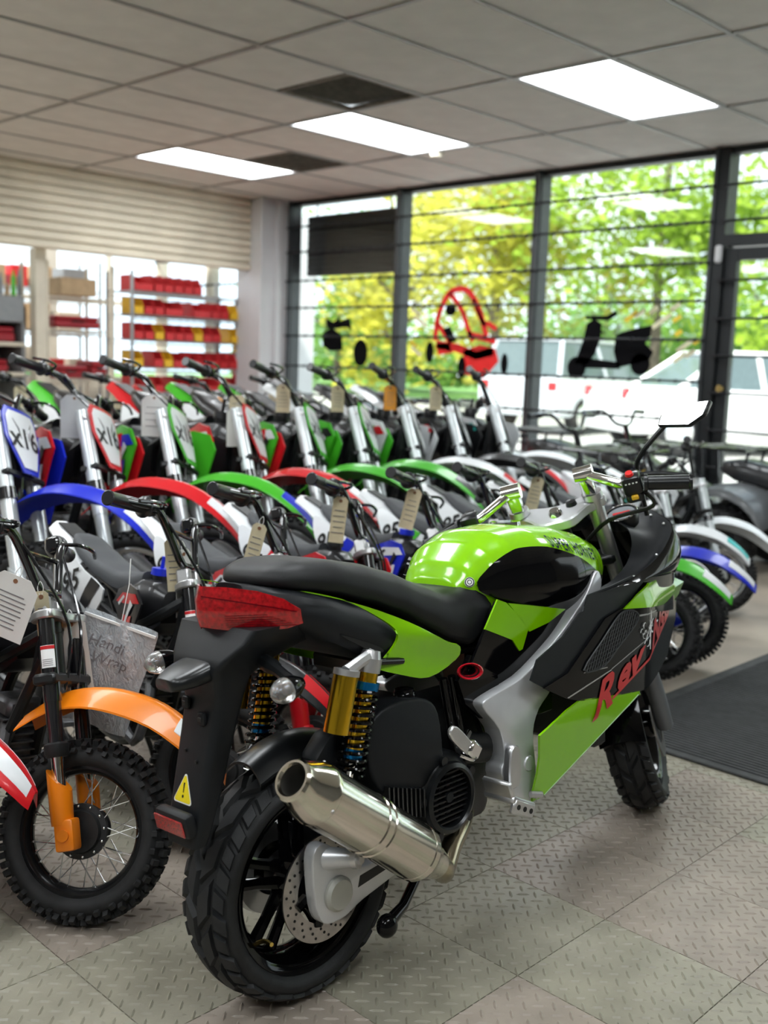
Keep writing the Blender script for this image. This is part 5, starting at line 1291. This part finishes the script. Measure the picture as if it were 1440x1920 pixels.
    if tail:
        def f():
            b = MB(); P = smooth_path(Q((-.74, 0, .635), (-.84, 0, .670), (-.93, 0, .705), (-1.02, 0, .728)), 3); n = len(P); R_ = []
            for i, p in enumerate(P):
                w = (.068 - .032 * (i / (n - 1)) ** 2) * s; up = [p + V((0, q * w, -.022 * s * max(0, abs(q) - .5) / .5)) for q in (-1, -.7, -.4, 0, .4, .7, 1)]; R_.append(up + [v - V((0, 0, .004)) for v in reversed(up)])
            b.loft(R_); return b.mesh('rf', fix=True)
        rfd = B('rear_fender', 'rf', f, main if ty == 'mid' else PC['white'])
        def f():
            b = MB(); P = smooth_path(Q((-.80, 0, .660), (-.88, 0, .690), (-.98, 0, .722)), 3); R_ = []
            for i, p in enumerate(P): R_.append([p + V((0, q * .026 * s, .004)) for q in (-1, 0, 1)] + [p + V((0, q * .026 * s, .0)) for q in (1, 0, -1)])
            b.loft(R_); return b.mesh('rs', fix=True)
        mkobj('tail_stripe', cached((ty, 'rs'), f), m_engb, rfd)
    def f():
        b = MB(); b.tube([V(v) for v in Q((-.50, .06, .20), (-.52, .12, .10))] + [V((fx(-.53), .165 * s, .006))], .007 * s, 8); return b.mesh('ks', fix=True)
    B('side_stand', 'ks', f, m_dframe)
    for sg in (-1, 1):
        def f():
            b = MB(); b.box(Q((-.50, sg * .135, .20))[0], (.035 * s, .075 * s, .014 * s), bev=.002); b.tube(Q((-.50, sg * .06, .19), (-.50, sg * .11, .20)), .007 * s, 6); return b.mesh('fp', fix=True)
        B('footpeg', ('fp', sg), f, m_engs)
    return E_, SMx

m_tag = mat('manila_tag', (.62, .54, .36), .8, var=.08, vscale=40); m_paper = mat('white_paper', (.72, .72, .70), .8, var=.04); m_ink = mat('faded_ink', (.20, .19, .20), .8); m_string = mat('white_string', (.75, .75, .74), .7)
def tag_card(E_, SMx, p, size, label, m=None, tilt=0.0, face=None, lines=5, group='paper tags on the bikes', curl=.0, name='price_tag', ink=m_ink):
    """card hanging from point p (steering coordinates of that bike), in world space, facing the aisle"""
    top = (E_.matrix_world @ SMx) @ V(p)
    w, h = size; t = empty(name, (0, 0, 0), label=label, cat='tag', group=group)
    yaw = face if face is not None else rnd.uniform(-.35, .35)
    t.matrix_world = T(*(top - V((0, 0, .02)))) @ RZ(-PI / 4 + yaw) @ RY(tilt)
    b = MB(); n = 6; c = w * .22
    o = [(-w / 2, -h), (w / 2, -h), (w / 2, -c), (w / 2 - c, 0), (-w / 2 + c, 0), (-w / 2, -c)]
    b.patch(o, lambda u, v: (u, curl * (v / h) ** 2 - .0, v), h / 5, .0012); b.build('card', m or m_tag, t)
    b = MB(); b.cyl((0, -.001, -.012), (0, .001, -.012), .005, seg=10); b.build('eyelet', mat('brown_eyelet', (.22, .10, .05), .6), t)
    for k in range(lines):
        b = MB(); yy = curl * ((.3 + .6 * k / max(1, lines)) ** 2); b.box((0, -.0008 + yy, -h * (.3 + .6 * k / max(1, lines))), (w * rnd.uniform(.5, .8), .0008, .0022)); b.build('written_line', ink, t, smooth=False)
    b = MB(); b.tube(smooth_path([(0, 0, -.012), (.006, .002, .005), (0, .006, .02), (-.006, .002, .005), (0, 0, -.012)], 4), .0010, 5); b.build('string', m_string, t)
    return t

# ------------------------------------------------------------------ front row: small dirt bikes
H0 = -PI / 2
G1 = 'small dirt bikes of the front row'
K = PC
ROW1 = [  # x, y, yaw off, steer, main, accent, rim, label
    (.655, 1.97, .05, .60, K['red'], K['white'], m_rimb, 'small dirt bike with red and white fender, the one before the orange-fendered bike'),
    (.995, 1.83, .02, .62, K['orange'], K['white'], m_rimb, 'small dirt bike with orange front fender and orange fork guards'),
    (1.40, 1.90, .0, .58, K['black'], K['red'], m_rimb, 'small dirt bike with blue cap and side number 95, next past the orange-fendered one'),
    (1.72, 1.93, .0, .55, K['red'], K['white'], m_rimb, 'small red and white dirt bike, second past the orange-fendered one'),
    (2.06, 1.96, .0, .60, K['red'], K['white'], m_rimb, 'small red dirt bike behind the sport motorcycle seat, third past the orange-fendered one'),
    (2.40, 1.98, .0, .58, K['blue'], K['white'], m_rimb, 'small blue dirt bike, fourth past the orange-fendered one'),
    (2.74, 2.0, .0, .55, K['green'], K['white'], m_rimb, 'small green dirt bike behind the lime fuel tank, fifth past the orange-fendered one'),
    (3.08, 2.0, .0, .55, K['black'], K['green'], m_rimb, 'small black and green dirt bike hidden behind the sport motorcycle cowl'),
    (3.44, 1.94, .0, .35, K['green'], K['white'], m_rimb, 'small green dirt bike at the edge of the ribbed mat, dark rims'),
    (3.72, 1.98, .0, .40, K['blue'], K['white'], m_rimb, 'small dirt bike with blue fender next to the silver-rimmed white ones'),
    (4.30, 2.28, .0, .55, K['white'], K['teal'], m_rims, 'small white and teal dirt bike with silver rims near the ribbed mat'),
    (4.72, 2.32, .0, .75, K['white'], K['white'], m_rims, 'small all-white dirt bike with silver rims beside the doorway'),
]
R1 = []
for i, (x, y, dy, st, mn, ac, rm, lab) in enumerate(ROW1):
    wht = mn is K['white']
    R1.append(dirt_bike('pit', x, y, H0 + dy, st, .13, (mn, ac, m_seatd if not wht else K['white'], rm), lab, G1, near=(i == 1), plate=None, side='95' if not wht else None, silver_fork=wht, cap=K['blue'] if i in (2, 5) else None, shroud=K['black'] if i in (1, 2) else None))
# ------------------------------------------------------------------ second row: larger dirt bikes
G2 = 'larger dirt bikes of the second row'
ROW2 = [(1.56, 'blue', 'white', 'blue-fendered dirt bike with silver forks and x16 plate'), (1.90, 'red', 'white', 'red-fendered dirt bike with x16 plate, between the blue and green fendered ones'),
        (2.24, 'green', 'blue', 'green-fendered dirt bike with x16 plate and a red-shrouded neighbour'), (2.60, 'red', 'white', 'red-fendered dirt bike with a large white card under its tag'),
        (2.95, 'green', 'white', 'green-fendered dirt bike, next past the one with the large white card'), (3.30, 'green', 'black', 'green and black dirt bike, second past the one with the large white card'),
        (3.66, 'white', 'red', 'white and red dirt bike with an orange tag on its bar'), (4.02, 'black', 'red', 'black and red dirt bike in the second row, next past the orange-tagged one'), (4.40, 'white', 'teal', 'white and teal dirt bike ending the second row')]
R2 = []
for i, (x, mn, ac, lab) in enumerate(ROW2):
    R2.append(dirt_bike('mid', x, 3.08 + .02 * i, H0 + rnd.uniform(-.04, .04), .58 + rnd.uniform(-.05, .08), .09, (K[mn], K[ac], K['black'], m_rims if i % 2 else m_rimb), lab, G2, plate='x16', side=None, silver_fork=True))
# ------------------------------------------------------------------ third row
G3 = 'dirt bikes of the third row'
ROW3 = [(1.95, 'teal', 'white', 'teal and white dirt bike behind the blue-fendered one'), (2.55, 'white', 'blue', 'white and blue dirt bike in the third row below the tool racks'), (3.12, 'black', 'white', 'black dirt bike with orange indicators below the tool racks'), (3.68, 'red', 'black', 'red and black dirt bike with orange indicators in the third row'), (4.24, 'black', 'red', 'black and red dirt bike in the third row before the quads')]
R3 = []
for i, (x, mn, ac, lab) in enumerate(ROW3):
    e_, sm_ = dirt_bike('mid', x, 4.75, H0 + rnd.uniform(-.05, .05), .40, .09, (K[mn], K[ac], K['black'], m_rimb), lab, G3, plate='x16' if i == 0 else None, side=None, silver_fork=(i % 2 == 0), scl=.94); R3.append((e_, sm_))
    if i in (2, 3):
        for sg in (-1, 1):
            b = MB(); b.sphere((.06, sg * .12, .02), (.022, .03, .028), 12, 8); b.cyl((.03, sg * .06, .02), (.06, sg * .10, .02), .008, seg=8); b.build('indicator', mat('indicator_amber', (.85, .30, .01), .2), e_, sm_)
        b = MB(); b.sphere((.09, 0, -.05), (.05, .085, .085), 16, 10); b.build('headlight', m_chrome, e_, sm_)
# ------------------------------------------------------------------ tags, card and bag on the bikes
tn = 0
def bar_p(ty, sg=-1): S = SPEC[ty]; return (-.02, sg * .13, S['bz'] * .97)
def tg(row, i, lab, size=(.036, .115), **k): tag_card(row[i][0], row[i][1], k.pop('p', bar_p('pit' if row is R1 else 'mid')), size, lab, **k)
tg(R1, 1, 'narrow manila tag tied below the bars of the orange-fendered bike', (.030, .125), p=(.01, -.062, .075), face=.15, curl=.01, tilt=-.08)
tg(R1, 1, 'large white printed card tied to the bars of the orange-fendered bike', (.105, .135), p=(.0, -.14, .10), face=-.1, m=m_paper, lines=8, name='info_card', tilt=.35, group='printed cards on the bikes')
tg(R1, 1, 'white hang card with orange stripe on the fork of the orange-fendered bike', (.06, .20), p=(.03, .03, .02), face=.25, m=m_paper, lines=0, name='info_card', tilt=-.12, group='printed cards on the bikes')
tg(R1, 2, 'manila tag on the dirt bike next past the orange-fendered one', (.036, .13), p=(-.01, -.07, .14), face=.1, tilt=-.08)
tg(R1, 2, 'narrow white card behind the tag of the bike next past the orange one', (.045, .17), p=(.0, -.02, .12), face=.9, m=m_paper, lines=0, name='info_card', group='printed cards on the bikes')
tg(R1, 3, 'manila tag on the second small bike past the orange-fendered one', (.040, .13), p=(-.01, -.11, .14), face=-.2, tilt=.25)
tg(R1, 4, 'manila tag on the third small bike past the orange-fendered one', (.044, .135), face=.2, tilt=.1)
tg(R1, 5, 'manila tag on the fourth small bike past the orange-fendered one', (.046, .13), face=-.1, tilt=.22)
tg(R1, 7, 'manila tag beside the handlebar of the sport motorcycle', (.046, .12), face=.1, tilt=.2)
tg(R2, 1, 'plain grey back of a card on the red-fendered bike in the second row', (.10, .155), p=(.0, -.10, .12), face=.1, m=m_foil, lines=0, name='info_card', group='printed cards on the bikes')
tg(R2, 2, 'white printed card on the green-fendered bike with the x16 plate', (.10, .16), p=(.0, -.10, .12), face=-.1, m=m_paper, lines=4, name='info_card', group='printed cards on the bikes')
tg(R2, 3, 'large white card hanging under a manila tag in the second row', (.09, .16), p=(.02, -.09, .06), face=0, m=m_paper, lines=0, name='info_card', group='printed cards on the bikes')
tg(R2, 3, 'manila tag in front of a large white card in the second row', (.062, .12), p=(.03, -.10, .11), face=0)
for i in (4, 5, 6, 7): tg(R2, i, ['manila tag on the green-fendered bike next past the large white card', 'manila tag on the green and black bike of the second row', 'orange tag on the white and red bike of the second row', 'manila tag on the black and red bike of the second row'][i - 4], (.060, .12), m=mat('orange_tag', (.80, .33, .05), .8) if i == 6 else None, face=0)
for i in (1, 2, 4): tg(R3, i, ['manila tag on the white and blue bike of the third row', 'manila tag on the black bike with indicators', 'manila tag on the black and red bike of the third row'][i // 2], (.062, .12), face=0)
# stickers on the near fork
e_, sm_ = R1[1]
for (bk, lab) in ((R1[1], 1), (R1[2], 2)):
    e_, sm_ = bk; S = SPEC['pit']; rk = S['rake']; inv = (T(S['C'][0], 0, S['C'][1]) @ RY(-rk)).inverted(); ax = inv @ V((0, 0, S['rf'])); r = S['fr'] * 1.12 + .0006; cx = ax.x * .55; cyy = -.068
    def lab_mesh(z0, z1, rr, a0=-2.1, a1=-.5):
        b = MB(); n = 10; rows = []
        for k in range(n + 1):
            a = a0 + (a1 - a0) * k / n; rows.append([(cx + rr * math.cos(a), cyy + rr * math.sin(a), z0), (cx + rr * math.cos(a), cyy + rr * math.sin(a), z1), (cx + (rr - .0005) * math.cos(a), cyy + (rr - .0005) * math.sin(a), z1), (cx + (rr - .0005) * math.cos(a), cyy + (rr - .0005) * math.sin(a), z0)])
        b.loft(rows); return b
    o = lab_mesh(-.108, -.062, r).build('fork_label', m_white, e_, sm_)
    lab_mesh(-.070, -.063, r + .0006).build('label_band', m_red_p, o)
    for k in range(4): lab_mesh(-.092 - k * .004, -.0908 - k * .004, r + .0006, -1.9, -.8).build('label_line', m_ink, o)
# clear plastic bag beside the orange bike's fork
def bag_mat():
    m = bpy.data.materials.new('clear_plastic_bag'); m.use_nodes = True; nt = m.node_tree
    for n in list(nt.nodes): nt.nodes.remove(n)
    o = nt.nodes.new('ShaderNodeOutputMaterial'); mx = nt.nodes.new('ShaderNodeMixShader'); t = nt.nodes.new('ShaderNodeBsdfTransparent'); g = nt.nodes.new('ShaderNodeBsdfPrincipled')
    g.inputs['Base Color'].default_value = (.62, .66, .70, 1); g.inputs['Roughness'].default_value = .12; g.inputs['Coat Weight'].default_value = .8
    nz = nt.nodes.new('ShaderNodeTexNoise'); nz.inputs['Scale'].default_value = 14; nz.inputs['Detail'].default_value = 3; bp = nt.nodes.new('ShaderNodeBump'); bp.inputs['Strength'].default_value = .9; bp.inputs['Distance'].default_value = .01
    cr = nt.nodes.new('ShaderNodeValToRGB'); cr.color_ramp.elements[0].color = (.45, .45, .45, 1); cr.color_ramp.elements[1].color = (.85, .85, .85, 1)
    nt.links.new(nz.outputs['Fac'], bp.inputs['Height']); nt.links.new(bp.outputs[0], g.inputs['Normal']); nt.links.new(nz.outputs['Fac'], cr.inputs[0]); nt.links.new(cr.outputs[0], mx.inputs[0])
    nt.links.new(t.outputs[0], mx.inputs[1]); nt.links.new(g.outputs[0], mx.inputs[2]); nt.links.new(mx.outputs[0], o.inputs[0]); return m
bg = empty('plastic_bag', (0, 0, 0), label='clear zip bag of papers hung on the orange-fendered dirt bike', cat='bag')
bg.matrix_world = T(1.195, 2.02, .44) @ RZ(-PI / 4 - .08) @ RY(.30)
def bagf(sg): return lambda u, v: (u, sg * (.010 * max(0, 1 - (u / .085) ** 2) * max(0, 1 - (v / .13) ** 2)) + .006 * math.sin(u * 60 + v * 35), v)
b = MB(); b.patch([(-.085, -.13), (.085, -.13), (.088, .12), (.085, .13), (-.085, .13)], bagf(-1), .02, .0006); b.build('bag_front', bag_mat(), bg)
b = MB(); b.box((.0, .012, -.02), (.13, .003, .19)); b.build('booklet', mat('booklet_paper', (.55, .58, .66), .6, var=.35, vscale=16), bg)
b = MB(); b.box((0, -.004, .118), (.168, .004, .006)); b.build('zip_strip', m_white, bg)
b = MB(); b.text('Handi', .036, lambda u, v: (u - .058, bagf(-1)(u - .058, v + .055)[1] - .0015, v + .055), .02, 0, shear=.1); b.text('Wrap', .036, lambda u, v: (u - .04, bagf(-1)(u - .04, v + .02)[1] - .0015, v + .02), .02, 0, shear=.1); o = b.build('bag_print', m_ink, bg, fix=False); o['kind'] = 'stuff'
b = MB(); b.tube([(0, 0, .125), (-.01, .005, .21), (-.03, .03, .26)], .0012, 5); b.build('string', m_string, bg)

# ------------------------------------------------------------------ quads by the window
m_wrap = mat('plastic_wrap', (.80, .82, .84), .15, coat=.8, var=.12, vscale=20, bump=.9, bscale=30)
def atv(x, y, yaw, body, wrap, label):
    E_ = empty('quad_bike', (x, y, 0), (0, 0, yaw), label, 'quad bike', 'quad bikes by the window wall'); E_.scale = (.94, .94, .94)
    def B(nm, key, fn, m, mtx=None): return mkobj(nm, cached(('atv', key), fn), m, E_, mtx)
    for wx, wy, R, w in ((.44, .34, .205, .085), (.44, -.34, .205, .085), (-.44, .34, .22, .11), (-.44, -.34, .22, .11)):
        B('tire', ('t', R), lambda: tyre_mesh(R - .012, w, .11, 18, .014, 'knob', seg=40), m_knob, T(wx, wy, R))
        def f():
            b = MB(); b.lathe([(0, -w * .5), (R * .40, -w * .55), (R * .55, -w * .8), (R * .58, -w * .6), (R * .5, 0), (R * .58, w * .6), (R * .55, w * .8), (R * .40, w * .55), (0, w * .5)], seg=24); return b.mesh('r', fix=True)
        B('wheel_rim', ('r', R), f, m_engb, T(wx, wy, R))
    def f():
        b = MB()
        for sx, rr in ((.44, .30), (-.44, .32)):
            for sg in (-1, 1):
                R_ = []
                for k in range(11):
                    a = math.radians(165 - k * 15); p = V((sx + rr * math.cos(a), 0, .24 + rr * .92 * math.sin(a))); up = [p + V((0, sg * yy, dz)) for yy, dz in ((.10, .02), (.2, .025), (.34, .02), (.44, 0), (.46, -.04))]; R_.append(up + [v - V((0, 0, .008)) for v in reversed(up)])
                b.loft(R_)
        return b
    for i, sx in enumerate((.44, -.44)):
        for sg in (-1, 1):
            def g():
                b = MB(); rr = .30 if sx > 0 else .32; R_ = []
                for k in range(11):
                    a = math.radians(165 - k * 15); p = V((sx + rr * math.cos(a), 0, .24 + rr * .92 * math.sin(a))); up = [p + V((0, sg * yy, dz)) for yy, dz in ((.10, .02), (.2, .025), (.34, .02), (.44, 0), (.46, -.04))]; R_.append(up + [v - V((0, 0, .008)) for v in reversed(up)])
                b.loft(R_); return b.mesh('fe', fix=True)
            B('fender', ('fe', sx, sg), g, body)
    def f():
        b = MB(); tab = [(-.05, .10, .66, .40), (.10, .13, .70, .38), (.30, .16, .66, .34), (.50, .15, .58, .32), (.66, .10, .50, .34)]
        b.loft([[(xx, yy, z) for yy, z in seat_sec(*lerp_tab(tab, xx))] for xx in [-.05 + .71 * k / 12 for k in range(13)]]); return b.mesh('ho', fix=True)
    B('hood', 'ho', f, body)
    def f():
        b = MB(); tab = [(-.62, .10, .68, .60), (-.50, .15, .70, .56), (-.20, .14, .66, .52), (.0, .11, .68, .56), (.06, .08, .70, .62)]
        b.loft([[(xx, yy, z) for yy, z in seat_sec(*lerp_tab(tab, xx))] for xx in [-.62 + .68 * k / 12 for k in range(13)]]); return b.mesh('se', fix=True)
    B('seat', 'se', f, m_wrap if wrap else K['black'])
    def f():
        b = MB(); b.box((0, 0, .36), (.62, .24, .22), bev=.04); return b.mesh('en', fix=True)
    B('engine', 'en', f, m_engb)
    for nm, x0, x1, z in (('front_rack', .26, .70, .74), ('rear_rack', -.82, -.38, .76)):
        def f():
            b = MB()
            b.tube([(x0, -.26, z), (x1, -.26, z), (x1, .26, z), (x0, .26, z)], .011, 6, closed=True)
            for k in range(4): xx = x0 + (x1 - x0) * (k + 1) / 5; b.tube([(xx, -.26, z), (xx, .26, z)], .008, 6)
            for yy in (-.1, .1): b.tube([(x0 + .04, yy, z), (x0 + .06, yy, z - .22)], .009, 6); b.tube([(x1 - .06, yy, z), (x1 - .12, yy, z - .24)], .009, 6)
            return b.mesh('ra', fix=True)
        B(nm, nm, f, m_forkb)
    def f():
        b = MB(); P = smooth_path([(.08, .36, .93), (.12, .2, .94), (.16, .1, .86), (.18, .0, .84)], 3); b.tube([V((p.x, p.y, p.z)) for p in P] + [V((p.x, -p.y, p.z)) for p in reversed(P[:-1])], .012, 8); b.tube([(.18, 0, .84), (.26, 0, .6)], .02, 8); return b.mesh('hb', fix=True)
    B('handlebar', 'hb', f, m_forkb)
    for sg in (-1, 1):
        B('grip', ('gr', sg), lambda: MB().tube([(.085, sg * .26, .935), (.078, sg * .38, .93)], .018, 10).mesh('g', fix=True), K['black'])
        B('headlight', ('hl', sg), lambda: MB().sphere((.64, sg * .11, .50), (.03, .05, .035), 12, 8).mesh('g', fix=True), m_chrome)
        B('shock_spring', ('sh', sg), lambda: MB().tube([(.44 + .0, sg * (.14 + .12 * k / 60) + 0.02 * math.cos(k * .7), .56 - .30 * k / 60 + .0) for k in range(61)], .010, 5).mesh('g', fix=True), K['yellow'])
    B('bumper', 'bu', lambda: MB().tube(smooth_path([(.62, -.2, .30), (.80, -.18, .36), (.82, 0, .40), (.80, .18, .36), (.62, .2, .30)], 3), .014, 8).mesh('g', fix=True), m_forkb)
QY = -PI / 2
for a in [(6.20, 3.95, QY - .03, K['black'], False, 'black quad bike standing in front of the scooter sticker'), (6.20, 5.52, QY, K['red'], True, 'red quad bike with plastic-wrapped seat in front of the buggy sticker'),
          (6.20, 7.08, QY + .02, K['red'], False, 'red quad bike with black seat in front of the mini bike sticker'),
          (5.30, 3.75, QY + .03, K['black'], True, 'black quad bike with plastic-wrapped seat in the line behind the white dirt bikes'), (5.30, 5.30, QY, K['black'], False, 'black quad bike with black seat in the line beyond the third row'),
          (5.30, 6.86, QY - .02, K['orange'], True, 'orange quad bike with plastic-wrapped seat in the line beyond the third row'),
          (6.02, 2.36, QY - .06, K['grey'], False, 'grey quad bike parked by the glass shop door')]:
    atv(*a)

# ------------------------------------------------------------------ workshop behind the slatwall
m_rack = mat('rack_chrome', (.42, .43, .44), .35, .8); m_binr = mat('bin_red', (.62, .03, .035), .4, var=.1); m_biny = mat('bin_yellow', (.80, .48, .02), .4, var=.1); m_card = mat('cardboard', (.42, .30, .18), .85, var=.12, vscale=14); m_greyst = mat('grey_steel', (.24, .25, .26), .5, .2)
def rack(x0, x1, y0, y1, zs, top, lab, m=m_rack):
    e = empty('wire_rack', (x0, y0, 0), label=lab, cat='rack')
    for xx in (0, x1 - x0):
        for yy in (0, y1 - y0):
            b = MB(); b.cyl((xx, yy, 0), (xx, yy, top), .016, seg=10); b.build('post', m, e)
    for z in zs:
        b = MB(); X = x1 - x0; Y = y1 - y0
        b.tube([(0, 0, z), (X, 0, z), (X, Y, z), (0, Y, z)], .006, 5, closed=True); b.tube([(0, 0, z - .035), (X, 0, z - .035)], .005, 5); b.tube([(0, Y, z - .035), (X, Y, z - .035)], .005, 5)
        for k in range(1, int(X / .05)): b.tube([(k * .05, 0, z + .004), (k * .05, Y, z + .004)], .003, 4)
        for k in range(int(X / .08)): b.tube([(k * .08, 0, z), (k * .08 + .04, 0, z - .035), (k * .08 + .08, 0, z)], .003, 4)
        b.build('shelf', m, e)
    return e
def bin_mesh(w, d, h):
    b = MB(); t = .004
    def sidep(x): return b.prism([(0, 0), (d, 0), (d, h), (.25 * d, h), (0, h * .45)], (x, 0, 0), (0, 1, 0), (0, 0, 1), (t, 0, 0))
    sidep(0); sidep(w - t); b.box((w / 2, d / 2, t / 2), (w, d, t)); b.box((w / 2, d - t / 2, h / 2), (w, t, h)); b.box((w / 2, t / 2, h * .23), (w, t, h * .46)); b.box((w / 2, 0, h * .30), (w * .5, .004, h * .18))
    return b.mesh('bin', False, fix=True)
bm_s = bin_mesh(.098, .22, .150); bm_l = bin_mesh(.20, .24, .140)
RK = (5.2, 6.44, 8.32, 8.74); ZS = [.42, .80, 1.035, 1.285, 1.51, 1.72]
rack(*RK, ZS, 1.90, 'tall wire rack of red and yellow bins seen under the slatwall')
for si, z in enumerate(ZS):
    x = RK[0] + .03; rr = random.Random(50 + si); n = 0
    while x < RK[1] - .10 - (.42 if si == 5 else 0):
        big = rr.random() < .22 and x < RK[1] - .3; y_ = rr.random() < .17
        if rr.random() < .90:
            o = mkobj('parts_bin', bm_l if big else bm_s, m_biny if y_ else m_binr); o.location = (x, RK[2] + .01, z + .008)
            lv = ['lowest', 'second', 'third', 'fourth', 'fifth', 'top'][si]
            tag(o, ('wide ' if big else 'small ') + ('yellow' if y_ else 'red') + ' parts bin in the row on the %s shelf of the wire rack' % lv, 'bin', '%s bins on the %s shelf of the wire rack' % (('wide ' if big else 'small ') + ('yellow' if y_ else 'red'), lv))
        x += (.205 if big else .103) + rr.uniform(.0, .012)
rack(6.50, 6.72, 8.38, 8.78, [.55, .9, 1.2, 1.55], 1.75, 'narrow grey wire rack beside the white pillar', m_greyst)
for z, c in ((.9, m_binr), (1.2, m_biny), (.55, m_biny)):
    o = mkobj('parts_bin', bm_s, c); o.location = (6.55, 8.39, z + .008); tag(o, '%s parts bin on the narrow rack beside the pillar, %s' % ('red' if c is m_binr else 'yellow', {.9: 'on the middle level', 1.2: 'above the red one', .55: 'below the red one'}[z]), 'bin')
rack(4.42, 5.05, 8.40, 8.85, [.90, 1.34, 1.62], 1.92, 'smaller cream wire rack with dark red cases', m_cream)
def case(x, y, z, w, d, h, m, lab, cat='case'):
    e = empty('tool_case', (x, y, z), label=lab, cat=cat)
    b = MB(); b.box((w / 2, d / 2, h * .3), (w, d, h * .6), bev=.012); b.build('case_base', m, e)
    b = MB(); b.box((w / 2, d / 2, h * .80), (w * .98, d * .98, h * .38), bev=.015); b.build('case_lid', m, e)
    b = MB(); b.tube(smooth_path([(w * .38, 0, h * .55), (w * .4, -.02, h * .55), (w * .6, -.02, h * .55), (w * .62, 0, h * .55)], 3), .006, 6); b.build('handle', m_forkb, e)
m_dred = mat('case_red', (.30, .012, .02), .4)
case(4.47, 8.42, .925, .36, .3, .11, m_dred, 'long dark red tool case on the lowest shelf of the cream rack')
case(4.50, 8.42, 1.365, .44, .3, .10, m_dred, 'dark red tool case on the middle shelf of the cream rack')
case(4.86, 8.43, .925, .15, .3, .16, m_dred, 'short dark red case beside the long one on the cream rack')
b = MB(); b.box((0, 0, .075), (.34, .30, .15), bev=.003); o = b.build('cardboard_box', m_card, None, smooth=False); o.location = (4.76, 8.62, 1.645); tag(o, 'plain cardboard box on top shelf of the cream rack', 'box')
b = MB(); b.box((4.32, 8.36, 1.0), (.10, .10, 2.0)); tag(b.build('trim_4', m_cream, smooth=False), kind='structure')
cb = empty('steel_cabinet', (3.55, 8.4, 0), label='grey steel cabinet with open shelf below, beside the cream post', cat='cabinet')
b = MB(); b.box((.34, .22, 1.49), (.66, .44, .22), bev=.01); b.build('body', m_greyst, cb)
for z in (.55, .95, 1.20): b = MB(); b.box((.34, .22, z), (.66, .44, .035), bev=.006); b.build('shelf', m_cream, cb)
b = MB(); b.box((.34, .43, .8), (.66, .02, 1.4)); b.build('back_panel', m_greyst, cb, smooth=False)
for xx in (.02, .66): b = MB(); b.box((xx, .22, .69), (.03, .42, 1.38)); b.build('side', m_greyst, cb, smooth=False)
case(3.62, 8.42, 1.222, .52, .3, .12, m_dred, 'dark red tool case on the steel cabinet shelf')
case(3.66, 8.42, .972, .42, .3, .10, m_dred, 'lower dark red tool case inside the steel cabinet')
# oddments on the workshop shelves
rr = random.Random(11)
for k in range(12):
    x = 3.6 + k * .055 if k < 11 else 4.2; h = rr.uniform(.10, .24); c = rr.choice([m_biny, m_card, PC['green'], PC['blue'], m_greyst, m_engb])
    cn = {id(m_biny): 'yellow', id(m_card): 'brown', id(PC['green']): 'green', id(PC['blue']): 'blue', id(m_greyst): 'grey', id(m_engb): 'black'}[id(c)]; b = MB(); r = rr.uniform(.018, .024); b.lathe([(0, 0), (r, 0), (r, h * .72), (r * .45, h * .86), (r * .45, h), (0, h)], (0, 0, 0), (0, 0, 1), 14); o = b.build('fluid_bottle', c); o.location = (x, 8.46, 1.601)
    tag(o, cn + ' fluid bottle in the row on top of the grey steel cabinet', 'bottle', cn + ' fluid bottles on the steel cabinet')
# rack and cartons added to cover part of the bright workshop windows
rack(4.35, 5.6, 9.55, 9.95, [.55, .95, 1.35, 1.75], 2.05, 'added deep wire rack of cartons covering part of the workshop windows')
rr = random.Random(12); q = 0
for z, lv in ((.95, 'lower'), (1.35, 'middle'), (1.75, 'upper')):
    x = 4.40
    while x < 5.45:
        w = rr.uniform(.10, .24); h = rr.uniform(.10, .26); c, cn = rr.choice([(m_card, 'brown'), (m_cream, 'cream'), (m_greyst, 'grey'), (m_binr, 'red')])
        if x + w > 5.56: break
        b = MB(); b.box((w / 2, .12, h / 2), (w, .24, h), bev=.003); b.box((w / 2, .12, h + .0006), (.04, .235, .001)); o = b.build('carton', c, None, smooth=False); o.location = (x, 9.58, z + .009)
        tag(o, '%s carton on the %s shelf of the added deep rack against the workshop windows' % (cn, lv), 'box', '%s cartons on the %s shelf of the deep rack' % (cn, lv)); x += w + rr.uniform(.02, .12)
